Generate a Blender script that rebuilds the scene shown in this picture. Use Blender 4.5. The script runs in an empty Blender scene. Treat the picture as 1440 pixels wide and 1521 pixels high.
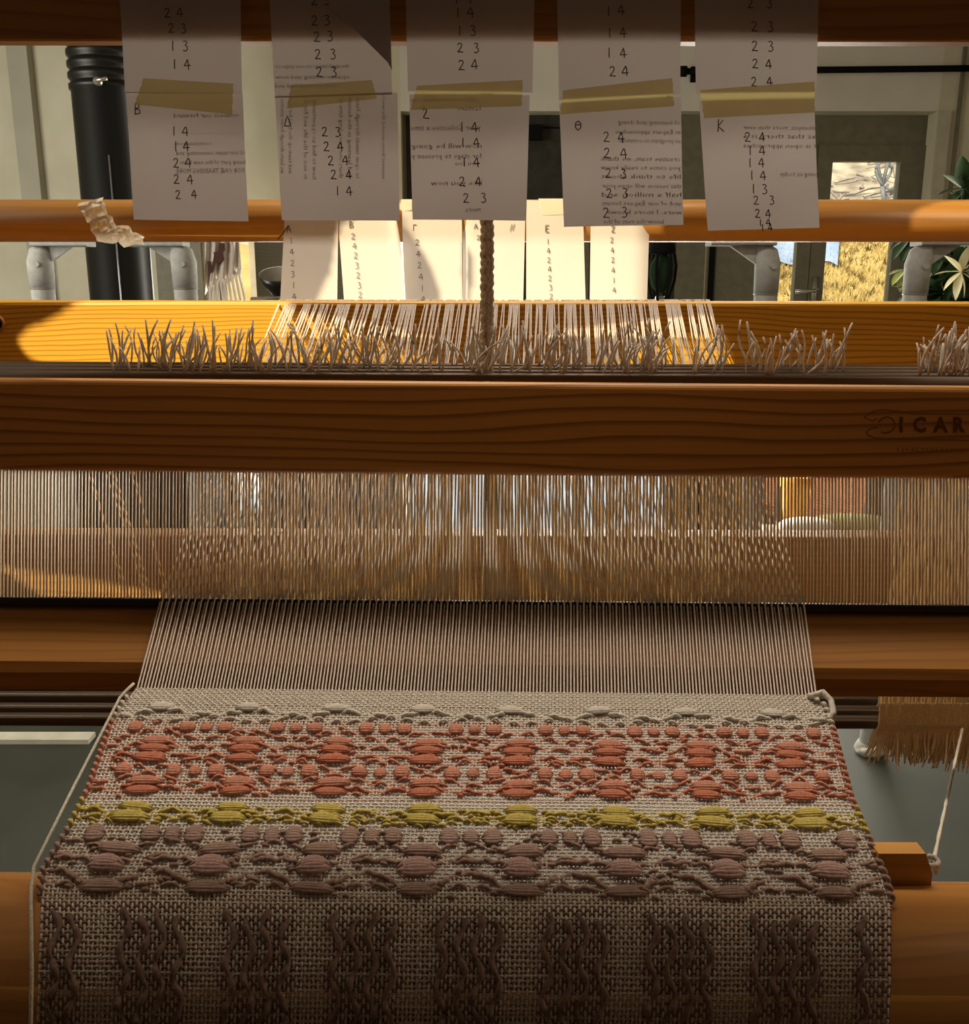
import bpy, math, random
import numpy as np
from mathutils import Vector

random.seed(7); rng = np.random.default_rng(7)
SC = bpy.context.scene
COL = SC.collection

# ------------------------------------------------------------------ camera
F_PX = 1400.0; PITCH = math.radians(13.0); CAM_H = 1.25
CP, SP = math.cos(PITCH), math.sin(PITCH)
cam_d = bpy.data.cameras.new('camera'); cam = bpy.data.objects.new('camera', cam_d); COL.objects.link(cam)
cam.location = (0, 0, CAM_H); cam.rotation_euler = (math.pi/2 - PITCH, 0, 0)
cam_d.sensor_fit = 'HORIZONTAL'; cam_d.sensor_width = 36.0; cam_d.lens = 36.0*F_PX/1440.0
cam_d.clip_start = 0.02; cam_d.clip_end = 200
SC.camera = cam

# ------------------------------------------------------------------ world, sun, daylight lamps, exposure
w = bpy.data.worlds.new('world'); SC.world = w; w.use_nodes = True
bg = w.node_tree.nodes['Background']; bg.inputs[0].default_value = (0.80, 0.90, 1.0, 1); bg.inputs[1].default_value = 1.6
KX, KZ = 0.73, 0.75                                  # sun travels (KX, 1, -KZ)
sun_d = bpy.data.lights.new('sun', 'SUN'); sun = bpy.data.objects.new('sun', sun_d); COL.objects.link(sun)
sun.location = (-3, -4, 5)
sun.rotation_euler = Vector((KX, 1, -KZ)).to_track_quat('-Z', 'Y').to_euler()
sun_d.energy = 7.0; sun_d.color = (1.0, 0.82, 0.52); sun_d.angle = math.radians(0.18)
def area(name, loc, target, sx, sy, power, color):
    d = bpy.data.lights.new(name, 'AREA'); o = bpy.data.objects.new(name, d); COL.objects.link(o)
    d.shape = 'RECTANGLE'; d.size = sx; d.size_y = sy; d.energy = power; d.color = color
    o.location = loc; o.rotation_euler = (Vector(target)-Vector(loc)).to_track_quat('-Z', 'Y').to_euler()
    return o
area('skylight_lamp', (0.05, 0.985, 2.66), (0.02, 0.66, 1.0), 1.5, 0.16, 32, (1.0, 0.87, 0.72))
area('back_window_daylight', (0.2, 4.10, 1.1), (0.1, 0.7, 1.05), 2.6, 1.6, 190, (1.0, 0.94, 0.80))
area('back_wall_fill', (-2.3, 2.0, 1.6), (-0.4, 4.2, 0.7), 1.2, 1.2, 46, (1.0, 0.95, 0.82))  # added fill lamp for the back wall; the left wall has no window
area('left_strip_fill', (-2.45, 0.66, 1.75), (0.0, 0.80, 1.2), 0.12, 1.2, 5, (1.0, 0.80, 0.55))  # added narrow fill lamp at the left of the loom, no pane there
area('right_strip_fill', (2.55, 0.60, 1.75), (0.1, 0.82, 1.2), 0.12, 1.2, 13, (1.0, 0.80, 0.55))  # added narrow fill lamp brightening the back beam from the right
SC.view_settings.view_transform = 'Standard'; SC.view_settings.look = 'None'
SC.view_settings.exposure = 0.0; SC.view_settings.gamma = 1.0; SC.view_settings.use_curve_mapping = False
SC.cycles.use_denoising = True
SC.cycles.max_bounces = 8; SC.cycles.transparent_max_bounces = 16

# ------------------------------------------------------------------ pixel helpers
FWD = np.array([0, CP, -SP]); DWN = np.array([0, -SP, -CP]); EX = np.array([1.0, 0, 0]); CAM = np.array([0, 0, CAM_H])
def Wc(u, v, c):                                      # pixel at depth c along the view axis
    return CAM + c*FWD + EX*((u-720)/F_PX*c) + DWN*((v-760.5)/F_PX*c)
def W(u, v, Y):                                       # pixel on the vertical plane y = Y
    vp = (v-760.5)/F_PX; c = Y/(CP - vp*SP)
    return Wc(u, v, c)
def toY(Y, Z):                                        # image row of a point on the middle plane, and its depth
    d = np.array([0, Y, Z-CAM_H]); c = d@FWD
    return 760.5 + F_PX*(d@DWN)/c, c

# ------------------------------------------------------------------ mesh collecting
class MB:
    def __init__(s): s.v = []; s.f = []; s.n = 0
    def add(s, v, f):
        v = np.asarray(v, float).reshape(-1, 3)
        s.v.append(v); s.f.extend([tuple(int(i)+s.n for i in q) for q in f]); s.n += len(v); return s
    def box(s, lo, hi):
        x0, y0, z0 = lo; x1, y1, z1 = hi
        v = [(x0,y0,z0),(x1,y0,z0),(x1,y1,z0),(x0,y1,z0),(x0,y0,z1),(x1,y0,z1),(x1,y1,z1),(x0,y1,z1)]
        return s.add(v, [(0,3,2,1),(4,5,6,7),(0,1,5,4),(1,2,6,5),(2,3,7,6),(3,0,4,7)])
    def tube(s, pts, r, n=8, cap=True):
        pts = np.asarray(pts, float); m = len(pts); r = np.broadcast_to(np.asarray(r, float), (m,))
        t = np.gradient(pts, axis=0); t /= np.linalg.norm(t, axis=1)[:, None]+1e-12
        up = np.array([0, 0, 1.0]) if abs(t[0][2]) < .9 else np.array([0, 1.0, 0])
        a = np.cross(t, up); a /= np.linalg.norm(a, axis=1)[:, None]+1e-12
        b = np.cross(a, t)
        ang = np.arange(n)*2*math.pi/n
        v = (pts[:, None] + r[:, None, None]*(np.cos(ang)[None, :, None]*a[:, None] + np.sin(ang)[None, :, None]*b[:, None])).reshape(-1, 3)
        f = [(i*n+k, i*n+(k+1) % n, (i+1)*n+(k+1) % n, (i+1)*n+k) for i in range(m-1) for k in range(n)]
        if cap: f += [tuple(range(n-1, -1, -1)), tuple(range((m-1)*n, m*n))]
        return s.add(v, f)
    def lathe(s, prof, c=(0, 0, 0), n=24):
        v = []; m = len(prof)
        for r, z in prof:
            for k in range(n):
                a = 2*math.pi*k/n; v.append((c[0]+r*math.cos(a), c[1]+r*math.sin(a), c[2]+z))
        f = [(i*n+k, i*n+(k+1) % n, (i+1)*n+(k+1) % n, (i+1)*n+k) for i in range(m-1) for k in range(n)]
        return s.add(v, f)
    def prism(s, prof, x0, x1, dz=0.0, nx=1):         # profile [(y, z)] extruded along x, dz = drop per metre of x
        m = len(prof); v = []
        for i in range(nx+1):
            x = x0+(x1-x0)*i/nx
            v += [(x, y, z-dz*x) for y, z in prof]
        f = [(i*m+k, i*m+(k+1) % m, (i+1)*m+(k+1) % m, (i+1)*m+k) for i in range(nx) for k in range(m)]
        f += [tuple(range(m-1, -1, -1)), tuple(range(nx*m, nx*m+m))]
        return s.add(v, f)
    def build(s, name, mat, parent=None, smooth=False, kind=None):
        me = bpy.data.meshes.new(name)
        V = np.concatenate(s.v) if s.v else np.zeros((0, 3))
        if parent is not None: V = V - np.array(root_loc(parent))
        me.from_pydata(V.tolist(), [], s.f); me.update()
        if smooth: me.polygons.foreach_set('use_smooth', [True]*len(me.polygons))
        return link(name, me, mat, parent, kind)
def root_loc(o):
    p = Vector((0, 0, 0))
    while o is not None: p += o.location; o = o.parent
    return p
def link(name, me, mat, parent=None, kind=None):
    o = bpy.data.objects.new(name, me); COL.objects.link(o)
    if mat is not None and not me.materials: me.materials.append(mat)
    if parent is not None: o.parent = parent
    if kind: o['kind'] = kind
    return o
def thing(name, label, cat, loc=(0, 0, 0), group=None):
    o = bpy.data.objects.new(name, None); COL.objects.link(o); o.location = loc; o.empty_display_size = .02
    return tag(o, label, cat, group)
def tag(o, label, cat, group=None):
    o['label'] = label; o['category'] = cat
    if group: o['group'] = group
    return o
def struct(o): o['kind'] = 'structure'; return o
def rounded(y0, y1, z0, z1, r, n=5):
    out = []
    for cy, cz, a0 in ((y1-r, z1-r, 0), (y0+r, z1-r, 90), (y0+r, z0+r, 180), (y1-r, z0+r, 270)):
        for k in range(n+1):
            a = math.radians(a0+90*k/n); out.append((cy+r*math.cos(a), cz+r*math.sin(a)))
    return out
def ribbon(mb, pts, w, nrm=(0, -1, 0)):               # flat pen stroke
    pts = np.asarray(pts, float); t = np.gradient(pts, axis=0); t /= np.linalg.norm(t, axis=1)[:, None]+1e-9
    sd = np.cross(t, np.asarray(nrm, float)); sd /= np.linalg.norm(sd, axis=1)[:, None]+1e-9
    v = np.concatenate([pts-sd*w/2, pts+sd*w/2]); m = len(pts)
    mb.add(v, [(i, i+1, m+i+1, m+i) for i in range(m-1)])

# ------------------------------------------------------------------ materials
def mat(name, col, rough=.6, spec=.3, metal=0.0, emit=None):
    m = bpy.data.materials.new(name); m.use_nodes = True
    b = m.node_tree.nodes['Principled BSDF']
    b.inputs['Base Color'].default_value = (*col, 1); b.inputs['Roughness'].default_value = rough
    b.inputs['Specular IOR Level'].default_value = spec; b.inputs['Metallic'].default_value = metal
    return m
def noisy(name, c1, c2, scale=20, rough=.7, spec=.2, bump=0.0, stretch=(1, 1, 1), detail=4, lo=.35, hi=.65, bscale=None):
    m = mat(name, c1, rough, spec); nt = m.node_tree; b = nt.nodes['Principled BSDF']
    tc = nt.nodes.new('ShaderNodeTexCoord'); mp = nt.nodes.new('ShaderNodeMapping'); mp.inputs['Scale'].default_value = stretch
    nz = nt.nodes.new('ShaderNodeTexNoise'); nz.inputs['Scale'].default_value = scale; nz.inputs['Detail'].default_value = detail
    rp = nt.nodes.new('ShaderNodeValToRGB'); rp.color_ramp.elements[0].position = lo; rp.color_ramp.elements[1].position = hi
    rp.color_ramp.elements[0].color = (*c1, 1); rp.color_ramp.elements[1].color = (*c2, 1)
    L = nt.links.new
    L(tc.outputs['Object'], mp.inputs[0]); L(mp.outputs[0], nz.inputs['Vector']); L(nz.outputs['Fac'], rp.inputs[0]); L(rp.outputs[0], b.inputs['Base Color'])
    if bump:
        bm = nt.nodes.new('ShaderNodeBump'); bm.inputs['Strength'].default_value = bump; bm.inputs['Distance'].default_value = .003
        L(nz.outputs['Fac'], bm.inputs['Height']); L(bm.outputs[0], b.inputs['Normal'])
    return m
def wood(name, light, dark, rings=70, offset=(0, 0, 0), rough=.42, contrast=.55, spec=.35):
    m = mat(name, light, rough, spec); nt = m.node_tree; b = nt.nodes['Principled BSDF']; L = nt.links.new
    tc = nt.nodes.new('ShaderNodeTexCoord'); mp = nt.nodes.new('ShaderNodeMapping')
    mp.inputs['Location'].default_value = offset; mp.inputs['Scale'].default_value = (.22, 1, 1)
    L(tc.outputs['Object'], mp.inputs[0])
    nz = nt.nodes.new('ShaderNodeTexNoise'); nz.inputs['Scale'].default_value = 9; nz.inputs['Detail'].default_value = 2
    L(mp.outputs[0], nz.inputs['Vector'])
    mx = nt.nodes.new('ShaderNodeMix'); mx.data_type = 'VECTOR'; mx.inputs[0].default_value = .055
    L(mp.outputs[0], mx.inputs[4]); L(nz.outputs['Color'], mx.inputs[5])
    wv = nt.nodes.new('ShaderNodeTexWave'); wv.wave_type = 'RINGS'; wv.rings_direction = 'X'; wv.wave_profile = 'SAW'
    wv.inputs['Scale'].default_value = rings; wv.inputs['Distortion'].default_value = 1.2; wv.inputs['Detail'].default_value = 1.5
    wv.inputs['Detail Scale'].default_value = 1.2
    L(mx.outputs[1], wv.inputs['Vector'])
    rp = nt.nodes.new('ShaderNodeValToRGB'); e = rp.color_ramp.elements
    e[0].position = 0; e[0].color = (*light, 1); e[1].position = 1; e[1].color = (*light, 1)
    x = e.new(.55); x.color = (*light, 1); y = e.new(.9); y.color = (*[l*(1-contrast)+d*contrast for l, d in zip(light, dark)], 1)
    L(wv.outputs['Fac'], rp.inputs[0])
    fi = nt.nodes.new('ShaderNodeTexNoise'); fi.inputs['Scale'].default_value = 300; fi.inputs['Detail'].default_value = 2
    m2 = nt.nodes.new('ShaderNodeMapping'); m2.inputs['Scale'].default_value = (.03, 1, 1); L(tc.outputs['Object'], m2.inputs[0]); L(m2.outputs[0], fi.inputs['Vector'])
    mm = nt.nodes.new('ShaderNodeMix'); mm.data_type = 'RGBA'; mm.blend_type = 'MULTIPLY'; mm.inputs[0].default_value = .35
    L(rp.outputs[0], mm.inputs[6]); L(fi.outputs['Color'], mm.inputs[7])
    hs = nt.nodes.new('ShaderNodeHueSaturation'); hs.inputs['Saturation'].default_value = 0; L(fi.outputs['Color'], hs.inputs['Color']); L(hs.outputs[0], mm.inputs[7])
    L(mm.outputs[2], b.inputs['Base Color'])
    return m
def paper(name, col, trans=.4, var=.06):
    m = bpy.data.materials.new(name); m.use_nodes = True; nt = m.node_tree; nt.nodes.clear(); L = nt.links.new
    out = nt.nodes.new('ShaderNodeOutputMaterial'); d = nt.nodes.new('ShaderNodeBsdfDiffuse'); t = nt.nodes.new('ShaderNodeBsdfTranslucent')
    mx = nt.nodes.new('ShaderNodeMixShader'); mx.inputs[0].default_value = trans
    tc = nt.nodes.new('ShaderNodeTexCoord'); nz = nt.nodes.new('ShaderNodeTexNoise'); nz.inputs['Scale'].default_value = 45; nz.inputs['Detail'].default_value = 5
    rp = nt.nodes.new('ShaderNodeValToRGB'); rp.color_ramp.elements[0].color = (*[c*(1-var) for c in col], 1); rp.color_ramp.elements[1].color = (*col, 1)
    L(tc.outputs['Object'], nz.inputs['Vector']); L(nz.outputs['Fac'], rp.inputs[0])
    L(rp.outputs[0], d.inputs[0]); L(rp.outputs[0], t.inputs[0]); L(d.outputs[0], mx.inputs[1]); L(t.outputs[0], mx.inputs[2]); L(mx.outputs[0], out.inputs[0])
    return m
def glass_mat():
    m = bpy.data.materials.new('window_glass'); m.use_nodes = True; nt = m.node_tree; nt.nodes.clear(); L = nt.links.new
    out = nt.nodes.new('ShaderNodeOutputMaterial'); t = nt.nodes.new('ShaderNodeBsdfTransparent'); g = nt.nodes.new('ShaderNodeBsdfGlossy')
    g.inputs['Roughness'].default_value = .02; t.inputs[0].default_value = (.96, .97, .96, 1)
    mx = nt.nodes.new('ShaderNodeMixShader'); fr = nt.nodes.new('ShaderNodeFresnel'); fr.inputs[0].default_value = 1.2
    L(fr.outputs[0], mx.inputs[0]); L(t.outputs[0], mx.inputs[1]); L(g.outputs[0], mx.inputs[2]); L(mx.outputs[0], out.inputs[0])
    return m
def yarn(name, col, var=.25, scale=700, trans=.12):
    m = bpy.data.materials.new(name); m.use_nodes = True; nt = m.node_tree; nt.nodes.clear(); L = nt.links.new
    out = nt.nodes.new('ShaderNodeOutputMaterial'); d = nt.nodes.new('ShaderNodeBsdfDiffuse'); t = nt.nodes.new('ShaderNodeBsdfTranslucent')
    mx = nt.nodes.new('ShaderNodeMixShader'); mx.inputs[0].default_value = trans
    tc = nt.nodes.new('ShaderNodeTexCoord'); nz = nt.nodes.new('ShaderNodeTexNoise'); nz.inputs['Scale'].default_value = scale; nz.inputs['Detail'].default_value = 4
    rp = nt.nodes.new('ShaderNodeValToRGB'); rp.color_ramp.elements[0].position = .35; rp.color_ramp.elements[1].position = .65
    rp.color_ramp.elements[0].color = (*[c*(1-var) for c in col], 1); rp.color_ramp.elements[1].color = (*col, 1)
    bm = nt.nodes.new('ShaderNodeBump'); bm.inputs['Strength'].default_value = .5; bm.inputs['Distance'].default_value = .0006
    L(tc.outputs['Object'], nz.inputs['Vector']); L(nz.outputs['Fac'], rp.inputs[0]); L(nz.outputs['Fac'], bm.inputs['Height']); L(bm.outputs[0], d.inputs['Normal'])
    L(rp.outputs[0], d.inputs[0]); L(rp.outputs[0], t.inputs[0]); L(d.outputs[0], mx.inputs[1]); L(t.outputs[0], mx.inputs[2]); L(mx.outputs[0], out.inputs[0])
    return m

PINE = ((.84, .43, .035), (.36, .13, .008))
M = {}
M['beam_back'] = wood('pine_back_beam', *PINE, rings=75, offset=(0, .05, .06), contrast=.8)
M['beam_cap'] = wood('pine_beater_cap', (.58, .255, .045), (.22, .07, .009), rings=44, offset=(.3, .05, .07), contrast=.85)
M['beam_round'] = wood('pine_round_bar', (.50, .235, .05), (.34, .14, .025), rings=25, offset=(.1, .2, .1), contrast=.5, rough=.35)
M['beam_dark'] = wood('pine_top_beam', (.42, .17, .03), (.25, .085, .012), rings=40, offset=(.6, .1, .2), contrast=.5)
M['beam_breast'] = wood('pine_breast', (.44, .19, .04), (.28, .10, .02), rings=50, offset=(.25, .1, .05), contrast=.5, rough=.38)
M['beam_race'] = wood('pine_race', (.34, .145, .03), (.20, .075, .014), rings=50, offset=(.2, .1, .05), contrast=.5, rough=.6, spec=.12)
M['beam_low'] = wood('pine_lower_beam', (.70, .36, .10), (.28, .11, .02), rings=50, offset=(.4, .03, .3), contrast=.6)
M['block'] = wood('pine_block', (.62, .30, .07), (.42, .18, .04), rings=40, offset=(.4, .03, .1), contrast=.4)
M['steel'] = mat('heddle_bar_steel', (.07, .045, .028), .4, .5, .6)
M['reed_dark'] = mat('reed_baulk_black', (.02, .014, .01), .6, .3)
M['dent'] = mat('reed_wire', (.90, .72, .44), .4, .6, .1)
M['warp'] = yarn('warp_cotton', (.78, .70, .60), .15, 700, .2)
M['heddle'] = yarn('heddle_cotton', (.95, .77, .46), .2, 700, .55)
M['loop'] = yarn('loop_cotton', (.95, .80, .54), .2, 700, .12)
M['tail'] = yarn('tail_cotton', (.74, .67, .58), .25, 700, .3)
M['white_wool'] = yarn('white_wool', (.70, .64, .54))
M['coral_wool'] = yarn('coral_wool', (.64, .285, .19), .3)
M['coral_wool_deep'] = yarn('deep_coral_wool', (.60, .225, .135), .3)
M['yellow_wool'] = yarn('yellow_wool', (.60, .47, .13), .3)
M['mauve_wool'] = yarn('mauve_wool', (.42, .28, .22), .3)
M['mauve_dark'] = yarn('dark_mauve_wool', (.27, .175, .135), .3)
M['pink_wool'] = yarn('pink_wool', (.52, .33, .28), .3)
M['cord'] = yarn('cord_grey', (.58, .52, .44), .4, 900, .3)
M['cord_white'] = yarn('cord_white', (.70, .64, .52), .3, 900)
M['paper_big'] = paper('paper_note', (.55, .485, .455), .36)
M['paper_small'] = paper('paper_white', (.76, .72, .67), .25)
M['tape'] = paper('masking_tape', (.80, .66, .27), .55, .15)
nt = M['tape'].node_tree; tr = nt.nodes.new('ShaderNodeBsdfTransparent'); tr.inputs[0].default_value = (.95, .86, .55, 1); m2_ = nt.nodes.new('ShaderNodeMixShader'); m2_.inputs[0].default_value = .40
o_ = nt.nodes['Material Output']; src = o_.inputs[0].links[0].from_socket; nt.links.new(src, m2_.inputs[1]); nt.links.new(tr.outputs[0], m2_.inputs[2]); nt.links.new(m2_.outputs[0], o_.inputs[0])
M['ink'] = mat('pencil_ink', (.11, .09, .085), .7, .1)
M['ink_blue'] = mat('pencil_grey', (.13, .11, .10), .7, .1)
M['print'] = mat('print_showing_through', (.36, .305, .285), .9, .0)
M['burn'] = mat('stamped_mark', (.15, .055, .009), .7, .1)
M['burn_mid'] = mat('stamped_emblem', (.25, .095, .015), .7, .1)
M['burn_highlight'] = mat('stamped_highlight', (.46, .22, .07), .5, .3)
M['burn_soft'] = mat('stamped_faint', (.33, .13, .022), .7, .1)
M['tissue'] = paper('crumpled_tape', (.88, .82, .68), .4)
M['grey_paint'] = noisy('grey_enamel', (.27, .27, .255), (.33, .33, .31), 60, .7, .0)
M['black_enamel'] = mat('black_enamel', (.006, .0055, .005), .38, .3)
M['highlight_streak'] = mat('pipe_highlight', (.25, .25, .27), .25, .5, .6)
M['wall'] = noisy('plaster_wall', (.52, .49, .37), (.58, .55, .43), 6, .9, .1, .05)
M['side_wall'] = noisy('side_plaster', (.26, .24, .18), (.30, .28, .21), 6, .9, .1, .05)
M['ceiling'] = noisy('ceiling_boards', (.10, .075, .05), (.13, .095, .06), 6, .9, .1)
M['wall_rear_sun_mask'] = noisy('dark_mask_wall', (.045, .030, .020), (.06, .04, .026), 6, .9, .1)
M['wall_dim'] = noisy('painted_pilaster', (.36, .345, .28), (.40, .38, .30), 6, .9, .1)
M['lintel'] = noisy('white_lintel', (.58, .56, .49), (.62, .60, .53), 5, .9, .1)
M['floor'] = noisy('grey_green_floor', (.025, .0265, .018), (.032, .034, .024), 5, .6, .3)
M['frame'] = noisy('olive_door_paint', (.135, .125, .085), (.16, .15, .105), 30, .5, .3)
M['frame_dark'] = noisy('dark_blind', (.022, .022, .016), (.035, .034, .026), 30, .5, .3)
M['frame_pale'] = noisy('pale_frame', (.42, .40, .32), (.48, .46, .37), 20, .7, .2)
M['black'] = mat('black_metal', (.01, .01, .01), .7, .0)
M['latch'] = mat('steel_handle', (.45, .43, .36), .3, .5, .8)
M['glass'] = glass_mat()
M['cabinet'] = wood('olive_cabinet', (.17, .145, .085), (.11, .09, .05), rings=30, contrast=.4, rough=.6)
M['bowl'] = mat('dark_bowl', (.012, .010, .010), .3, .5)
M['bowl_in'] = mat('pale_bowl_glaze', (.24, .225, .18), .4, .4)
M['shade_green'] = mat('dark_green_glass', (.02, .035, .02), .8, .0)
M['leaf'] = noisy('dark_leaf', (.012, .035, .010), (.035, .075, .018), 30, .45, .4)
M['leaf_pale'] = noisy('cream_leaf', (.88, .82, .48), (.84, .80, .55), 40, .5, .3)
M['leaf_green'] = noisy('lit_leaf', (.20, .24, .05), (.32, .35, .10), 40, .5, .3)
M['terracotta'] = noisy('terracotta', (.78, .32, .05), (.86, .40, .07), 30, .8, .2)
M['grass_ground'] = noisy('dry_grass', (.36, .26, .09), (.48, .37, .15), 1.6, 1, .0, detail=8, lo=.3, hi=.7)
M['rock_ground'] = noisy('stony_slope', (.22, .18, .14), (.46, .40, .29), 2.6, 1, .0, detail=8, lo=.35, hi=.6)
M['straw'] = noisy('straw_blade', (.10, .06, .02), (.50, .37, .14), 5, 1, 0, lo=.38, hi=.55)
M['twig'] = noisy('dry_twig', (.22, .19, .17), (.36, .31, .27), 9, 1, 0)
M['patio'] = noisy('terracotta_paving', (.56, .16, .05), (.66, .22, .07), 9, .8, .2)
M['dark_joint'] = mat('paving_joint', (.06, .02, .01), .9, .1)
M['sheet'] = noisy('pale_blue_sheet', (.22, .29, .42), (.30, .37, .50), 3, .6, .3)
M['white_stone'] = noisy('white_stone', (.74, .73, .68), (.82, .81, .76), 8, .8, .2)
M['green_cloth'] = noisy('green_cushion', (.36, .40, .17), (.44, .46, .22), 12, .9, .1)
M['grey_pole'] = mat('galvanised_pole', (.15, .16, .17), .5, .4)
M['textile'] = noisy('hanging_textile', (.56, .49, .43), (.64, .58, .51), 16, .95, .05)
M['textile_dark'] = noisy('textile_dark_patch', (.075, .038, .032), (.10, .05, .042), 20, .95, .05)

# ================================================================== the setting
WY = 4.2                                              # back wall
def wx(u, v=300, Y=WY): return W(u, v, Y)[0]
def wz(v, Y=WY): return W(720, v, Y)[2]
XL, XR, ZC = -2.6, 2.7, 2.7
op_l, op_r = wx(597, 250), wx(1386, 250); op_t = wz(165)
sw_l, sw_r, sw_t, sw_b = wx(322, 420), wx(374, 420), wz(338), 0.25     # small window behind the textile
b = MB()
b.box((XL, WY, 0), (sw_l, WY+.16, ZC)); b.box((sw_l, WY, sw_t), (sw_r, WY+.16, ZC)); b.box((sw_l, WY, 0), (sw_r, WY+.16, sw_b))
b.box((sw_r, WY, 0), (op_l, WY+.16, ZC)); b.box((op_r, WY, 0), (XR, WY+.16, ZC))
struct(b.build('wall_back', M['wall']))
struct(MB().box((op_l, WY, op_t), (op_r, WY+.16, ZC)).build('trim_1', M['lintel']))
struct(MB().box((op_r, WY-.012, 0), (op_r+.05, WY, op_t+.0)).build('trim_2', M['frame_pale']))
struct(MB().box((op_r+.075, WY-.014, 0), (op_r+.088, WY, 2.3)).build('trim_3', M['frame']))
struct(MB().box((XL, -.62, -.08), (XR, WY+.2, 0)).build('floor', M['floor']))
struct(MB().box((XL, -.62, ZC), (XR, WY+.2, ZC+.08)).build('ceiling', M['ceiling']))
struct(MB().box((XL-.1, -.62, 0), (XL, WY+.2, ZC)).build('wall_left', M['side_wall']))
struct(MB().box((XR, -.62, 0), (XR+.1, WY+.2, ZC)).build('wall_right', M['side_wall']))
struct(MB().box((wx(22, 120), WY-.05, 0), (wx(52, 120), WY, ZC)).build('trim_4', M['wall_dim']))
struct(MB().box((wx(236, 400), WY-.03, 0), (wx(303, 400), WY, wz(330))).build('trim_5', M['frame']))
o = MB().box((XL, WY-.018, 0), (op_l, WY, .09)).build('baseboard_back', M['frame_pale']); struct(o)

# unseen rear wall: invented openings, cut so the sun throws patches on the loom
YW = -0.6
def sunpoly(px, Y):
    out = []
    for u, v in px:
        p = W(u, v, Y); out.append((p[0]-KX*(Y-YW), p[2]+KZ*(Y-YW)))
    return np.array(out)
polys = [sunpoly([(-4, 486), (2, 507), (50, 532), (100, 549), (200, 566), (735, 560), (690, 545), (600, 508), (500, 474), (415, 446), (400, 425), (90, 425), (50, 452), (10, 470)], .835),
         sunpoly([(830, 560), (870, 520), (960, 490), (1060, 470), (1090, 560)], .835),
         sunpoly([(458, 460), (488, 400), (500, 330), (590, 280), (975, 280), (985, 460)], .925),
         sunpoly([(1450+100*math.cos(a), 330+60*math.sin(a)) for a in np.linspace(0, 2*math.pi, 24)[:-1]], .925),
         sunpoly([(-40, 832), (120, 855), (260, 882), (320, 895), (320, 915), (60, 915), (62, 890), (0, 850), (-40, 826)], .93)]
bars = [sunpoly([(596, 318), (602, 338), (622, 366), (640, 396), (651, 430), (656, 480), (606, 480), (600, 400), (594, 340)], .925),
        sunpoly([(687, 352), (698, 374), (702, 402), (697, 430), (688, 455), (684, 400)], .925)]  # invented infill pieces that cast the curved shadows on two small papers
def inside(px, pz, poly):
    r = np.zeros(px.shape, bool); n = len(poly)
    for i in range(n):
        x0, z0 = poly[i]; x1, z1 = poly[(i+1) % n]
        c = ((z0 > pz) != (z1 > pz)) & (px < (x1-x0)*(pz-z0)/(z1-z0+1e-12)+x0)
        r ^= c
    return r
ax0, ax1 = min(p[:, 0].min() for p in polys)-.05, max(p[:, 0].max() for p in polys)+.05
az0, az1 = min(p[:, 1].min() for p in polys)-.05, max(p[:, 1].max() for p in polys)+.05
nx, nz = 400, 190
gx = np.linspace(ax0, ax1, nx+1); gz = np.linspace(az0, az1, nz+1)
cx, cz = np.meshgrid((gx[:-1]+gx[1:])/2, (gz[:-1]+gz[1:])/2, indexing='ij')
hole = np.zeros(cx.shape, bool)
for p in polys: hole |= inside(cx, cz, p)
for p in bars: hole &= ~inside(cx, cz, p)
V = np.array([(x, YW, z) for x in gx for z in gz])
I, J = np.nonzero(~hole)
fq = np.stack([I*(nz+1)+J, (I+1)*(nz+1)+J, (I+1)*(nz+1)+J+1, I*(nz+1)+J+1], 1)
b = MB(); b.add(V, fq.tolist())
for lo, hi in (((XL, 0), (ax0, ZC)), ((ax1, 0), (XR, ZC)), ((ax0, 0), (ax1, az0)), ((ax0, az1), (ax1, ZC))):
    b.box((lo[0], YW, lo[1]), (hi[0], YW+.004, hi[1]))
struct(b.build('wall_rear_sun_mask', M['wall_rear_sun_mask']))

# ---- glazed doors and dark window in the opening
DY = WY+.09
def dx(u, v=400): return W(u, v, DY)[0]
def dz(v): return W(720, v, DY)[2]
d = struct(thing('door_1', '', '')); del d['label'], d['category']
ft = dz(216); gt = dz(240); gb = dz(803); x_mid0, x_mid1 = dx(1181), dx(1201)
xl0 = dx(1062); xg0, xg1 = dx(1128), dx(1181); xs = dx(1201.5); xh0, xh1 = dx(1224), dx(1322); xr = dx(1379)
xt0 = op_l
fr = MB()
fr.box((dx(1045), DY, ft-.004), (op_r, DY+.05, op_t)); fr.box((xr+.004, DY, 0), (op_r, DY+.05, ft)); fr.box((dx(1050), DY-.01, 0), (dx(1061), DY+.05, ft))
fr.build('transom_panel', M['frame'], d)
def leaf(x0, x1, g0, g1, nm):
    m = MB()
    m.box((x0, DY-.01, .01), (g0, DY+.035, ft)); m.box((g1, DY-.01, .01), (x1, DY+.035, ft))
    m.box((g0, DY-.01, gt), (g1, DY+.035, ft)); m.box((g0, DY-.01, .01), (g1, DY+.035, gb))
    o = m.build(nm, M['frame'], d)
    MB().box((g0, DY+.010, gb), (g1, DY+.014, gt)).build('pane', M['glass'], o)
    return o
leaf(xl0, xs-.002, xg0, xg1, 'door_leaf'); lf = leaf(xs+.002, xr, xh0, xh1, 'door_leaf')
hx, hz = dx(1211), dz(432)
m = MB(); m.tube([(hx, DY-.012, hz+.06), (hx, DY-.012, hz-.08)], .014, 10); m.tube([(hx, DY-.01, hz), (hx, DY-.06, hz), (hx-.02, DY-.07, hz), (hx-.10, DY-.07, hz-.004)], .009, 8)
m.build('door_handle', M['latch'], lf, True)
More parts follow.
